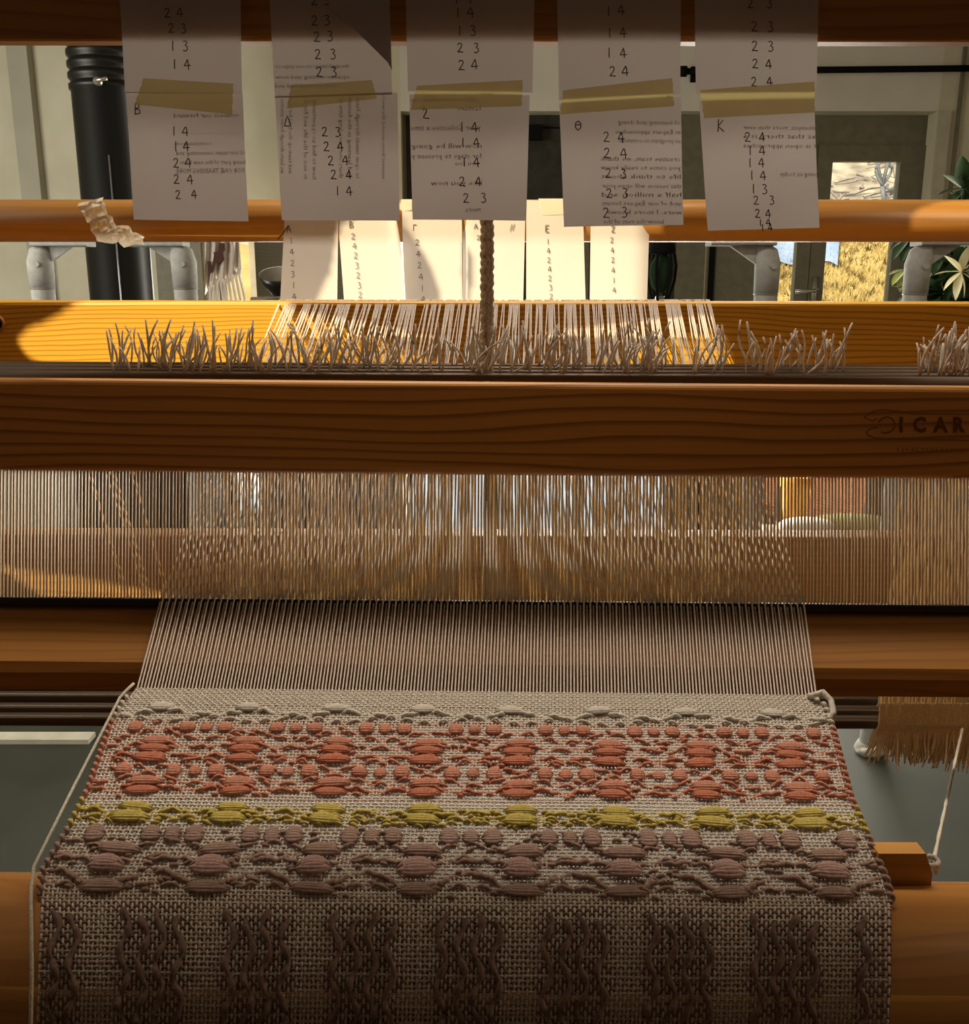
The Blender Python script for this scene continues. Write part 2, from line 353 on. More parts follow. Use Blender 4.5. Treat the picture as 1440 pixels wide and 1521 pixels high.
MB().box((xr-.016, DY-.022, dz(245)), (xr-.004, DY-.008, dz(222))).build('hinge', M['latch'], lf)
MB().box((dx(1052), DY-.018, 0), (dx(1060), DY-.008, ft)).build('seal', M['black'], d)

w1 = struct(thing('window_1', '', '')); del w1['label'], w1['category']
xw1 = dx(1046)
m = MB(); yb = dz(690)
m.box((op_l, DY, yb), (dx(1003), DY+.03, op_t)); m.build('blind', M['frame_dark'], w1)
m = MB(); m.box((dx(1003), DY-.015, 0), (xw1, DY+.04, op_t))
for u in (600, 735, 868): m.box((dx(u)-.02, DY-.012, 0), (dx(u)+.02, DY+.035, op_t))
m.box((op_l, DY-.012, yb-.03), (dx(1003), DY+.035, yb+.03)); m.box((op_l, DY-.012, 0), (dx(1003), DY+.035, .06))
m.build('window_frame', M['frame'], w1)
for a, c in ((600, 735), (735, 868), (868, 1003)):
    MB().box((dx(a)+.02, DY+.01, .06), (dx(c)-.02, DY+.014, yb-.03)).build('pane', M['glass'], w1)
p = W(796, 197, DY-.02); MB().box((p[0]-.03, DY-.04, p[2]-.03), (p[0]+.03, DY-.012, p[2]+.03)).build('latch', M['black'], w1)
MB().box((dx(620), DY-.008, dz(191)), (dx(1000), DY-.001, dz(189))).build('blind_cord', M['black'], w1)
w2 = struct(thing('window_2', '', '')); del w2['label'], w2['category']
m = MB(); m.box((sw_l-.025, WY-.02, sw_b-.03), (sw_l, WY+.1, sw_t+.03)); m.box((sw_r, WY-.02, sw_b-.03), (sw_r+.025, WY+.1, sw_t+.03))
m.box((sw_l, WY-.02, sw_t), (sw_r, WY+.1, sw_t+.03)); m.box((sw_l, WY-.02, sw_b-.03), (sw_r, WY+.1, sw_b)); m.build('window_frame', M['frame_pale'], w2)
MB().box((sw_l, WY+.06, sw_b), (sw_r, WY+.064, sw_t)).build('pane', M['glass'], w2)

# curtain rod in front of the lintel
r = thing('curtain_rod', 'thin black curtain rod across the white lintel above the glazed door', 'curtain rod', W(1014, 105, WY-.06))
a0 = W(1016, 106, WY-.06); a1 = W(1500, 101, WY-.06)
MB().tube([a0, a1], .0125, 10).build('rod', M['black'], r, True)
MB().tube([a0-[.02, 0, 0], a0+[.012, 0, 0]], .021, 12).build('finial', M['black'], r, True)
m = MB(); m.box((a0[0]+.05, a0[1]-.006, a0[2]-.006), (a0[0]+.065, WY, a0[2]+.006)); m.box((a0[0]+.04, WY-.008, a0[2]-.03), (a0[0]+.075, WY, a0[2]+.03)); m.build('bracket', M['black'], r)

# ================================================================== outdoors
def terr(x, y):
    base = np.interp(y, [4.3, 6.5, 9, 12, 14.2, 15.6, 20, 30, 45], [0, 0.0, .35, 1.10, 1.95, 2.25, 4.6, 9.5, 15])
    return base + .05*np.sin(x*1.7+y*1.1)*np.clip((y-7)/3, 0, 1) + .03*np.sin(x*4.1-y*2.3)*np.clip((y-7)/3, 0, 1)
xs_ = np.linspace(-9, 14, 70); ys_ = np.concatenate([np.linspace(4.36, 16, 60), np.linspace(16.6, 45, 40)])
def sheet(name, ys, m_):
    V = np.array([(x, y, terr(x, y)-.02) for y in ys for x in xs_]); nx_ = len(xs_)
    f = [(j*nx_+i, j*nx_+i+1, (j+1)*nx_+i+1, (j+1)*nx_+i) for j in range(len(ys)-1) for i in range(nx_-1)]
    b = MB(); b.add(V, f); return struct(b.build(name, m_, None, True))
sheet('ground_paving', ys_[ys_ < 7.4], M['white_stone'])
sheet('ground_grass', np.concatenate([[ys_[ys_ < 7.4][-1]], ys_[(ys_ >= 7.4) & (ys_ < 14.6)]]), M['grass_ground'])
sheet('ground_slope', np.concatenate([[ys_[ys_ < 14.6][-1]], ys_[ys_ >= 14.6]]), M['rock_ground'])
b = MB()
for k in range(9000):
    y = 7.5+rng.random()*7.5; xc = y*(.29+.18*rng.random())
    z = terr(xc, y)-.02; h = .05+.10*rng.random(); lx, ly = rng.normal(0, .05, 2); wd = .006+.006*rng.random()
    b.add([(xc-wd, y, z), (xc+wd, y, z), (xc+lx, y+ly, z+h)], [(0, 1, 2)])
g = b.build('dry_grass_tufts', M['straw'], kind='stuff'); tag(g, 'dry yellow grass blades on the sunlit bank outside the glazed door', 'grass')
b = MB()
for k in range(150):
    y = 14.8+rng.random()*10; xc = y*(.33+.13*rng.random()); z = terr(xc, y)
    a = rng.random()*6.28; L_ = .3+.8*rng.random()
    pts = [(xc+math.cos(a)*L_*t+rng.normal(0, .04), y+math.sin(a)*L_*t*.4, z+.03+.25*t*rng.random()) for t in np.linspace(0, 1, 6)]
    b.tube(pts, .012+.014*rng.random(), 4, False)
g = b.build('dry_twigs', M['twig'], kind='stuff'); tag(g, 'tangle of dry grey twigs lying on the stony slope outdoors', 'twigs')
# pale sheet lying across the foot of the slope
b = MB(); n = 24; pts = []
for i in range(n+1):
    for j in range(5):
        u = 1090+(1246-1090)*i/n; y = 13.35+.42*j + .12*math.sin(i*.7); x = W(u, 375, y)[0]
        pts.append((x, y, max(terr(x, y), 0)+.05+.02*math.sin(i*.9+j)+.05*(j in (1, 2, 3))))
f = [(i*5+j, (i+1)*5+j, (i+1)*5+j+1, i*5+j+1) for i in range(n) for j in range(4)]
b.add(pts, f); o = b.build('ground_sheet', M['sheet'], None, True)
tag(o, 'pale blue plastic sheet spread on the bank beyond the glazed door', 'sheet')
# folded clothes dryer pole
PY = 16.5
p0 = W(1312, 330, PY); gz0 = float(terr(p0[0], PY)); r = thing('dryer_pole', 'grey forked metal pole with loops standing on the slope outdoors', 'pole', (p0[0], PY, gz0))
top = W(1311, 276, PY)
MB().tube([(p0[0], PY, gz0-.02), (top[0], PY, top[2])], .036, 8).build('pole', M['grey_pole'], r, True)
for sx in (-1, 1):
    pts = [(top[0]+sx*.15*math.sin(t*math.pi)*(.6 if t > .5 else 1), PY+sx*.02, top[2]+.62*t) for t in np.linspace(0, 1, 12)]
    MB().tube(pts, .024, 6).build('arm', M['grey_pole'], r, True)
MB().tube([(top[0]-.17, PY-.02, top[2]+.70), (top[0]-.12, PY-.02, top[2]+.34), (top[0], PY, top[2])], .03, 6).build('arm', M['grey_pole'], r, True)
MB().tube([(top[0]+.08, PY-.02, top[2]+.70), (top[0]+.05, PY-.02, top[2]+.34), (top[0], PY, top[2])], .03, 6).build('arm', M['grey_pole'], r, True)
# shrub on the slope
SY = 19.5; pc = W(1322, 246, SY); r = thing('slope_shrub', 'small yellow-green shrub at the top of the slope outdoors', 'shrub', (pc[0], SY, float(terr(pc[0], SY))))
b = MB()
for k in range(900):
    q = rng.normal(0, 1, 3); q /= np.linalg.norm(q); q = q*(.25+.25*rng.random()) * np.array([1, .8, 1.6]); c_ = np.array([pc[0], SY, pc[2]-.1])+q
    a_, b_ = rng.normal(0, .05, 3), rng.normal(0, .05, 3); b.add([c_, c_+a_, c_+a_+b_, c_+b_], [(0, 1, 2, 3)])
b.build('foliage', M['leaf_green'], r, kind='stuff')
MB().tube([(pc[0], SY, float(terr(pc[0], SY))-.05), (pc[0]+.03, SY, pc[2])], .03, 6).build('stem', M['twig'], r)
# patio with terracotta slats, pot, stone and cushion just outside the door
dkx0, dkx1, dky0, dky1 = W(1120, 740, 5.4)[0], W(1420, 740, 5.4)[0], 5.02, 7.2
r = thing('terrace_deck', 'reddish terracotta deck of diagonal boards on the ground outside the glazed door', 'deck', ((dkx0+dkx1)/2, 6.1, 0))
MB().box((dkx0, dky0, .0), (dkx1, dky1, .03)).build('bearer', M['dark_joint'], r)
for k in range(34):
    xb = dkx0-1.2+k*.085; sl = -.62; m = MB(); w_ = .070
    ya, yb_ = dky0, dky1
    xa = lambda y: xb+sl*(y-dky0)+1.25
    ys2 = [y for y in np.linspace(ya, yb_, 25) if dkx0 <= xa(y) and xa(y)+w_ <= dkx1]
    if len(ys2) < 2: continue
    a_, b_ = ys2[0], ys2[-1]
    V = [(xa(a_), a_, .03), (xa(a_)+w_, a_, .03), (xa(b_)+w_, b_, .03), (xa(b_), b_, .03), (xa(a_), a_, .05), (xa(a_)+w_, a_, .05), (xa(b_)+w_, b_, .05), (xa(b_), b_, .05)]
    m.add(V, [(0, 3, 2, 1), (4, 5, 6, 7), (0, 1, 5, 4), (1, 2, 6, 5), (2, 3, 7, 6), (3, 0, 4, 7)])
    m.build('deck_board', M['patio'], r)

# ================================================================== things in the room behind the loom
# stove and flue pipe
SYv = 3.3
xa, xb = W(133, 400, SYv)[0], W(224, 400, SYv)[0]; pr = (xb-xa)/2; pxc = (xa+xb)/2
r = thing('wood_stove', 'black wood stove with tall flue pipe and ribbed collar against pale wall', 'stove', (pxc, SYv, 0))
zs = .85
prof = [(pr, zs-.02)]; z = zs; z_r0 = W(720, 138, SYv)[2]
prof.append((pr, z_r0))
zz = z_r0
while zz < 2.68: prof += [(pr+.006, zz+.004), (pr+.006, zz+.018), (pr-.001, zz+.022), (pr-.001, zz+.030)]; zz += .034
m = MB().lathe(prof, (pxc, SYv, 0), 32); m.build('flue_pipe', M['black_enamel'], r, True)
bx0, bx1 = W(170, 750, SYv-.2)[0], W(292, 750, SYv-.2)[0]
m = MB(); m.prism(rounded(SYv-.22, SYv+.22, .14, zs, .02, 3), bx0-.12, bx1); m.build('stove_body', M['black_enamel'], r)
for sx in (bx0-.07, bx1-.05):
    for sy in (-.17, .17): MB().box((sx-.02, SYv+sy-.02, 0), (sx+.02, SYv+sy+.02, .15)).build('leg', M['black_enamel'], r)
MB().box((bx0-.06, SYv-.235, .3), (bx1-.06, SYv-.215, .7)).build('stove_door', M['black'], r)
for u, v0, v1 in ((161, 230, 700), (207, 340, 700)):  # glossy highlights on the flue, modelled as thin pale strips
    q0 = W(u, v0, SYv-pr); ang = math.asin(max(-1, min(1, (q0[0]-pxc)/pr)))
    xx, yy = pxc+pr*math.sin(ang), SYv-pr*math.cos(ang)
    MB().tube([(xx, yy-.001, W(720, v1, SYv)[2]), (xx, yy-.001, q0[2])], .003, 6).build('highlight_streak', M['highlight_streak'], r, True)
p = W(153, 122, SYv-pr); m = MB(); m.tube([(p[0]-.012, SYv-pr+.02, p[2]), (p[0]-.012, SYv-pr-.02, p[2])], .012, 12); m.tube([(p[0]-.02, SYv-pr-.02, p[2]), (p[0]+.022, SYv-pr-.024, p[2]+.006)], .006, 8); m.build('damper_knob', M['latch'], r, True)

# low bench before the door with pillows and an orange pot
BNY = 3.88; bz = W(720, 803, BNY-.12)[2]
bx0, bx1 = W(1120, 800, BNY)[0], W(1345, 800, BNY)[0]
r = thing('low_bench', 'low wooden bench in front of the glazed door carrying two pillows', 'bench', ((bx0+bx1)/2, BNY, 0))
MB().prism(rounded(BNY-.17, BNY+.17, bz-.03, bz, .006, 3), bx0, bx1).build('seat', M['cabinet'], r)
for sx in (bx0+.05, bx1-.05):
    for sy in (-.13, .13): MB().box((sx-.018, BNY+sy-.018, 0), (sx+.018, BNY+sy+.018, bz-.03)).build('leg', M['cabinet'], r)
def pillow(name, u0, u1, v1, Y, thick, m_, lab):
    x0, x1 = W(u0, 795, Y)[0], W(u1, 795, Y)[0]; h = W(720, v1, Y)[2]-bz; cxp = (x0+x1)/2; wp = (x1-x0)/2
    b = MB(); V = []; f = []; n = 16; k = 12
    for i in range(n+1):
        a = math.pi*i/n
        for j in range(k):
            q = 2*math.pi*j/k
            sr = math.sin(a)**.7
            V.append((cxp-wp*math.cos(a), Y+thick*sr*math.cos(q)*(1 if math.cos(q) > 0 else 1), bz+h*.5+h*.5*sr*math.copysign(abs(math.sin(q))**.8, math.sin(q))))
    f = [(i*k+j, i*k+(j+1) % k, (i+1)*k+(j+1) % k, (i+1)*k+j) for i in range(n) for j in range(k)]
    o = b.add(V, f).build(name, m_, None, True); return tag(o, lab, 'pillow')
pillow('pillow', 1156, 1238, 768, BNY-.06, .05, M['white_stone'], 'rounded white pillow on the low bench, left of the green one')
pillow('pillow', 1204, 1318, 763, BNY+.05, .05, M['green_cloth'], 'dull green pillow on the low bench before the reddish deck')
pp = W(1181, 757, BNY+.12); zr = W(720, 706, BNY+.12)[2]; hp = zr-bz
r = thing('terracotta_pot', 'bright orange terracotta pot standing behind the white pillow', 'pot', (pp[0], BNY+.12, bz))
MB().lathe([(1e-4, 0), (.042, 0), (.062, hp-.05), (.068, hp-.05), (.070, hp), (.060, hp), (.056, hp-.05), (1e-4, hp-.05)], (pp[0], BNY+.12, bz), 24).build('pot_body', M['terracotta'], r, True)
MB().tube([(pp[0], BNY+.12, zr-.05), (pp[0]+.015, BNY+.12, zr+.16)], .007, 6).build('stem', M['twig'], r)
for k in range(8):
    a = k*.8; c_ = np.array([pp[0]+.01, BNY+.12, zr+.02+.017*k]); t_ = np.array([math.cos(a), math.sin(a), .5])*.07; s_ = np.array([-math.sin(a), math.cos(a), 0])*.02
    MB().add([c_, c_+t_*.5+s_, c_+t_, c_+t_*.5-s_, c_+t_*.5+[0, 0, .008]], [(0, 1, 4), (1, 2, 4), (2, 3, 4), (3, 0, 4)]).build('leaf', M['leaf'], r)

# grey tube posts with flat bracket pads
def post(u, v, side, label, Y=2.42):
    p = W(u, v, Y); R_ = 16.5*Y/F_PX
    r = thing('tube_post', label, 'post', (p[0], Y, 0), 'grey tube posts with flat brackets')
    z1 = p[2]
    m = MB(); prof = [(R_*1.0, .03), (R_, z1-.10)]; m.lathe(prof, (p[0], Y, 0), 20); m.build('tube', M['grey_paint'], r, True)
    pts = [(p[0], Y, z1-.10), (p[0], Y, z1-.03), (p[0]+side*.006, Y, z1-.005), (p[0]+side*.02, Y, z1+.018)]
    m = MB().tube(pts, [R_*1.05, R_*1.1, R_*1.02, R_*.5], 18); m.build('elbow', M['grey_paint'], r, True)
    MB().tube([(p[0], Y, z1-.104), (p[0], Y, z1-.1015)], R_*1.06, 20).build('collar', M['frame'], r, True)
    x0, x1 = sorted((p[0]-side*.01, p[0]+side*.15))
    m = MB(); zt_ = z1+.03
    pf = rounded(Y-.035, Y+.035, zt_-.016, zt_, .005, 3); m.prism(pf, x0, x1)
    m.build('bracket_pad', M['grey_paint'], r)
    m = MB(); m.add([(p[0]+side*.01, Y-.008, zt_-.014), (p[0]+side*.10, Y-.008, zt_-.014), (p[0]+side*.03, Y-.008, zt_-.06), (p[0]+side*.01, Y+.008, zt_-.014), (p[0]+side*.10, Y+.008, zt_-.014), (p[0]+side*.03, Y+.008, zt_-.06)],
        [(0, 1, 2), (3, 5, 4), (0, 3, 4, 1), (1, 4, 5, 2), (2, 5, 3, 0)]); m.build('gusset', M['grey_paint'], r)
    MB().tube([(p[0]+.006, Y-R_*1.1, z1-.035), (p[0]+.006, Y-R_*1.1-.004, z1-.035)], .008, 10).build('rivet', M['grey_paint'], r)
    m = MB(); m.lathe([(0.001, .0), (R_*1.35, 0), (R_*1.45, .012), (R_*1.2, .03), (R_, .034)], (p[0], Y, 0), 20); m.build('foot', M['grey_paint'], r, True)
post(58, 374, 1, 'grey tube post with bracket, leftmost, beside the black flue pipe', 2.78)
post(272, 374, -1, 'grey tube post right of the black flue pipe, left of hanging textile', 2.78)
post(1142, 374, -1, 'grey tube post before the narrow left door pane')
post(1366, 374, 1, 'grey tube post in front of the dark leafy plant')

# hanging textile with knotted fringe
TY = 4.1
def tp(u, v, d=0): return W(u, v, TY-d)
r = thing('hanging_textile', 'beige textile with dark brown patches and knotted fringe hanging by small window', 'textile', tp(330, 345))
MB().tube([tp(296, 344), tp(366, 344)], .007, 8).build('hanger_rod', M['frame'], r)
MB().box((tp(330, 340)[0]-.008, TY, tp(330, 344)[2]), (tp(330, 340)[0]+.008, WY, tp(330, 344)[2]+.02)).build('wall_hook', M['frame'], r)
n, k_ = 22, 16; pts = []
for i in range(n+1):
    u = 304+50*i/n
    vb = np.interp(u, [304, 312, 322, 336, 348, 358], [440, 424, 414, 414, 404, 397])
    for j in range(k_+1):
        v = 344+(vb-344)*j/k_; uu = u+ (j/k_)*(i/n)*5
        pts.append(tp(uu, v, .03+.018*math.sin(i*1.1+.15*j)))
f = [(i*(k_+1)+j, i*(k_+1)+j+1, (i+1)*(k_+1)+j+1, (i+1)*(k_+1)+j) for i in range(n) for j in range(k_)]
cl = MB().add(pts, f).build('cloth', M['textile'], r, True)
def patch(poly):
    q = [tp(u, v, .056) for u, v in poly]; m = MB(); m.add(q+[p_+np.array([0, .006, 0]) for p_ in q], [tuple(range(len(q)))]+[(i, (i+1) % len(q), len(q)+(i+1) % len(q), len(q)+i) for i in range(len(q))])
    m.build('dark_patch', M['textile_dark'], cl)
patch([(325, 361), (333, 361), (334, 371), (330, 375), (333, 386), (323, 392), (320, 390), (317, 401), (316, 392), (318, 378), (317, 375), (324, 373)])
patch([(308, 388), (313, 388), (314, 395), (316, 402), (312, 407), (310, 418), (309, 408), (309, 398)])
for k in range(9):
    u0 = 311+5.4*k; vb = np.interp(u0, [304, 312, 322, 336, 348, 358], [440, 424, 414, 414, 404, 397]); sl = np.interp(k, [0, 8], [0, 14])
    a = tp(u0, vb-1, .03); kn = tp(u0+2, vb+9, .03); e_ = tp(u0+2+sl, 470, .03)
    m = MB(); m.tube([a, kn], [.005, .006], 5); m.tube([tp(u0+5, vb-3, .03), kn], [.004, .006], 5); m.tube([kn, e_], [.007, .005], 5)
    m.build('fringe_tassel', M['textile'], r)

# cabinet and bowl on a stand
cx0, cx1 = W(378, 400, 3.75)[0], W(590, 400, 3.75)[0]
r = thing('side_cabinet', 'dim olive wooden cabinet against the back wall behind the dark bowl', 'cabinet', ((cx0+cx1)/2, 3.95, 0))
zt = W(720, 334, 3.75)[2]
MB().box((cx0, 3.77, .06), (cx1, 4.18, zt)).build('carcass', M['cabinet'], r)
for a, c in ((cx0+.006, (cx0+cx1)/2-.003), ((cx0+cx1)/2+.003, cx1-.006)):
    dd = MB().box((a, 3.75, .08), (c, 3.77, zt-.02)).build('cabinet_door', M['cabinet'], r)
    MB().tube([(c-.03, 3.73, zt*.55), (c-.03, 3.73, zt*.55+.1)], .006, 8).build('door_pull', M['latch'], dd)
MB().box((cx0+.02, 3.79, 0), (cx1-.02, 4.16, .06)).build('plinth', M['cabinet'], r)
BY = 3.1; p = W(415, 411, BY); rr = 27*BY/F_PX
zst = p[2]-rr*1.05
st = thing('plant_stand', 'small round wooden stand carrying the dark bowl', 'stand', (p[0], BY, 0))
MB().lathe([(1e-4, zst-.025), (.09, zst-.025), (.094, zst-.02), (.094, zst-.004), (.09, zst), (1e-4, zst)], (p[0], BY, 0), 24).build('stand_top', M['cabinet'], st)
for k in range(3):
    a = k*2.09+.3; MB().tube([(p[0]+.06*math.cos(a), BY+.06*math.sin(a), zst-.02), (p[0]+.16*math.cos(a), BY+.16*math.sin(a), 0)], .012, 8).build('leg', M['cabinet'], st)
r = thing('bowl', 'dark footed bowl with pale inside tipped towards the weaver', 'bowl', (p[0], BY, zst))
tilt = math.radians(24)
def lathe_tilt(prof):
    m = MB(); m.lathe(prof, (0, 0, 0), 28); v = m.v[0]; y, z_ = v[:, 1].copy(), v[:, 2].copy()
    v[:, 1] = y*math.cos(tilt)-z_*math.sin(tilt)*-1*-1; v[:, 2] = y*math.sin(tilt)+z_*math.cos(tilt)
    v += np.array([p[0], BY, zst+.012]); return m
lathe_tilt([(1e-4, 0), (rr*.45, 0), (rr*.5, rr*.12), (rr*.9, rr*.65), (rr, rr*1.08), (rr*.97, rr*1.08)]).build('bowl_shell', M['bowl'], r, True)
lathe_tilt([(rr*.97, rr*1.08), (rr*.86, rr*.66), (rr*.45, rr*.2), (1e-4, rr*.16)]).build('bowl_inside', M['bowl_in'], r, True)

# hanging lantern beside the last small paper
LY = 3.3; p = W(984, 372, LY)
r = thing('hanging_lantern', 'dark wrought lantern with pale glass hanging right of the small papers', 'lantern', (p[0], LY, p[2]))
MB().tube([(p[0], LY, p[2]+.02), (p[0], LY, 2.7)], .006, 6).build('chain', M['black'], r)
MB().lathe([(.004, .06), (.02, .05), (.04, .02), (.047, .0), (.045, -.012), (.004, -.012)], tuple(p), 16).build('cap', M['black'], r, True)
MB().lathe([(.018, -.012), (.036, -.045), (.040, -.08), (.028, -.12), (.012, -.14)], tuple(p), 16).build('glass_shade', M['shade_green'], r, True)
for k in range(6):
    a = k*1.047
    MB().tube([(p[0]+q*math.cos(a), LY+q*math.sin(a), p[2]+z_) for q, z_ in ((.042, -.01), (.050, -.05), (.046, -.10), (.03, -.15), (.022, -.19), (.034, -.22))], .005, 5).build('rib', M['black'], r)
MB().lathe([(.001, -.15), (.016, -.15), (.024, -.18), (.028, -.215), (.001, -.215)], tuple(p), 14).build('candle_cup', M['bowl_in'], r, True)

# leafy plant at the right
PY2 = 3.0; p = W(1440, 420, PY2)
r = thing('potted_plant', 'dark leafy potted plant with one cream leaf whorl at right edge', 'plant', (p[0]+.03, PY2+.1, 0))
px0 = p[0]+.03
MB().lathe([(1e-4, 0), (.11, 0), (.15, .28), (.16, .28), (.16, .31), (.14, .31), (.13, .26), (1e-4, .26)], (px0, PY2+.1, 0), 24).build('pot', M['terracotta'], r, True)
MB().tube([(px0, PY2+.1, .26), (px0-.02, PY2+.08, .8), (px0+.01, PY2+.1, 1.5)], [.018, .014, .008], 8).build('stem', M['twig'], r)
def leaf_mesh(L_, wd):
    n = 7; v = []; f = []
    for i in range(n+1):
        t = i/n; w_ = wd*math.sin(math.pi*min(1, t*.97+.03))**.8*(1-.25*t); zc = -.25*L_*t*t
        v += [(-w_, L_*t, zc+.12*w_), (0, L_*t, zc-.10*w_), (w_, L_*t, zc+.12*w_)]
    for i in range(n):
        for k in (0, 1): f.append((i*3+k, i*3+k+1, (i+1)*3+k+1, (i+1)*3+k))
    return v, f
def leaf_mesh_data(nm, L_, wd, m_):
    v, f = leaf_mesh(L_, wd); me = bpy.data.meshes.new(nm); me.from_pydata(v, [], f); me.materials.append(m_)
    me.polygons.foreach_set('use_smooth', [True]*len(me.polygons)); return me
LM = [leaf_mesh_data('leaf', .10, .024, M['leaf']), leaf_mesh_data('leaf', .085, .016, M['leaf_pale']), leaf_mesh_data('leaf', .07, .02, M['leaf_green'])]
def whorl(u, v, Y, mi, n, size=1.0, ph=0.0, arc=2*math.pi, face=0.35):
    c = Vector(W(u, v, Y))
    for k in range(n):
        a = ph+arc*k/n
        d = Vector((math.cos(a), -face, math.sin(a))).normalized()
        q = d.to_track_quat('Y', 'Z'); o = bpy.data.objects.new('leaf', LM[mi]); COL.objects.link(o); o.parent = r
        o.location = c-r.location; o.rotation_mode = 'QUATERNION'; o.rotation_quaternion = q; s = size*(.85+.3*rng.random()); o.scale = (s, s, s)
whorl(1428, 404, 2.95, 1, 9, .95, .2, face=.25)
whorl(1432, 402, 3.03, 0, 9, 1.35, .5, face=.15)
whorl(1405, 372, 3.05, 0, 6, 1.0, 2.2, 3.6)
whorl(1398, 436, 3.05, 0, 6, 1.2, 2.4, 4.2)
whorl(1440, 445, 3.02, 0, 6, 1.2, 3.0, 3.6)
whorl(1352, 352, 3.1, 0, 4, .9, 3.4, 1.6)
whorl(1345, 400, 3.1, 2, 4, .9, 3.2, 2.2)
whorl(1385, 398, 3.08, 0, 7, 1.2, .3)
whorl(1412, 440, 3.06, 0, 7, 1.2, .9)
whorl(1362, 436, 3.12, 0, 6, 1.0, 2.0, 4.0)
whorl(1416, 366, 3.1, 0, 7, 1.1, .1)
whorl(1432, 280, 3.1, 0, 7, 1.0, 1.2, 4.5)
whorl(1440, 300, 3.12, 0, 6, 1.0, 2.0, 3.5)
whorl(1420, 330, 3.12, 0, 6, 1.0, 0.0)
for (u, v) in ((1428, 404), (1405, 372), (1398, 436), (1352, 352), (1345, 400), (1432, 280), (1420, 330)):
    q = W(u, v, 3.06); MB().tube([q, ((q[0]+px0)/2, 3.12, q[2]-.12), (px0, PY2+.1, q[2]-.25)], .004, 5).build('leaf_stalk', M['leaf'], r)

# pale board lying on the floor at left
p0, p1 = W(-60, 1097, 2.45), W(132, 1097, 2.45)
y0_ = 2.47
o = MB().box((W(-60, 1097, y0_)[0], y0_, 0.0), (W(131, 1097, y0_)[0], y0_+.05, .014)).build('floor_board', M['frame_pale'])
tag(o, 'pale flat board lying on the grey floor at far left', 'board')
# ================================================================== the loom frame
LF = thing('floor_loom', 'varnished pine floor loom frame with top beam, round bar, back beam and breast beam', 'loom', (0, .6, 0))
XB = .87
# breast beam (front, round) tilts slightly
BBY, BBZ, BBR = .360, CAM_H-.2925, .040
def circ(cy, cz, r, n=28): return [(cy+r*math.cos(2*math.pi*k/n), cz+r*math.sin(2*math.pi*k/n)) for k in range(n)]
TILT = .0115
MB().prism(circ(BBY, BBZ, BBR, 36), -XB, XB, TILT).build('breast_beam', M['beam_breast'], LF, True)
# back beam
BY0, BY1 = .85, .882; bt = CAM_H+W(720, 447, BY0)[2]-CAM_H; bb = W(720, 549, BY0)[2]
MB().prism(rounded(BY0, BY1, bb, bt, .004, 3), -XB, XB, .0015).build('back_beam', M['beam_back'], LF)
p = W(2, 481, BY0); m = MB(); m.tube([(p[0]-.004, BY0+.001, p[2]), (p[0]-.004, BY0-.0012, p[2])], .0062, 16); bh = m.build('bolt_hole', M['black'], LF)
m = MB(); ang = np.linspace(0, 2*math.pi, 25); m.tube([(p[0]-.004+  .0066*math.cos(a), BY0-.0008, p[2]+.0066*math.sin(a)) for a in ang], .0016, 6, False); m.build('hole_rim', M['beam_dark'], bh, True)
# round bar
RY = .95; za, zb = W(720, 296, RY)[2], W(720, 360, RY)[2]; RR = (za-zb)/2*.985; RZ = (za+zb)/2
MB().prism(circ(RY, RZ, RR, 40), -XB, XB, 0).build('round_bar', M['beam_round'], LF, True)
# lower cross beam
MB().prism(rounded(.94, .975, W(720, 945, .94)[2], W(720, 797, .94)[2], .003, 2), -XB, XB, .003).build('lower_beam', M['beam_low'], LF)
# top beam
TB0 = .478; tz0 = W(720, 67, TB0)[2]
MB().prism(rounded(TB0, TB0+.012, tz0+.002, tz0+.084, .002, 2), -XB, XB, .0008).build('top_beam', M['beam_dark'], LF)
# side frames, outside the view
for sx in (-1, 1):
    x0, x1 = sorted((sx*XB, sx*(XB+.035)))
    for y0_, y1_, zt_ in ((.34, .40, CAM_H-.24), (.462, .522, tz0+.078), (.85, .985, RZ+.03)):
        MB().box((x0, y0_, 0), (x1, y1_, zt_)).build('post', M['beam_dark'], LF)
    MB().box((x0, .40, .12), (x1, .85, .18)).build('side_rail', M['beam_dark'], LF)
    MB().box((x0, .522, tz0+.0), (x1, .85, tz0+.03)).build('side_rail', M['beam_dark'], LF)
# block on the breast beam at right
KY = .372
q0, q1 = W(1309, 1268, KY), W(1376, 1268, KY)
m = MB(); zb_ = W(1340, 1345, KY)[2]; zt_ = q0[2]
pf = [(q0[0], zb_), (q1[0]+.004, zb_), (q1[0]+.004, zt_-.010), (q1[0], zt_), (q0[0]-.001, zt_)]
V = [(x, KY, z_) for x, z_ in pf]+[(x, KY+.009, z_) for x, z_ in pf]
m.add(V, [(0, 1, 2, 3, 4), (9, 8, 7, 6, 5)]+[(i, i+5, (i+1) % 5+5, (i+1) % 5) for i in range(5)])
m.build('pawl_block', M['block'], LF)

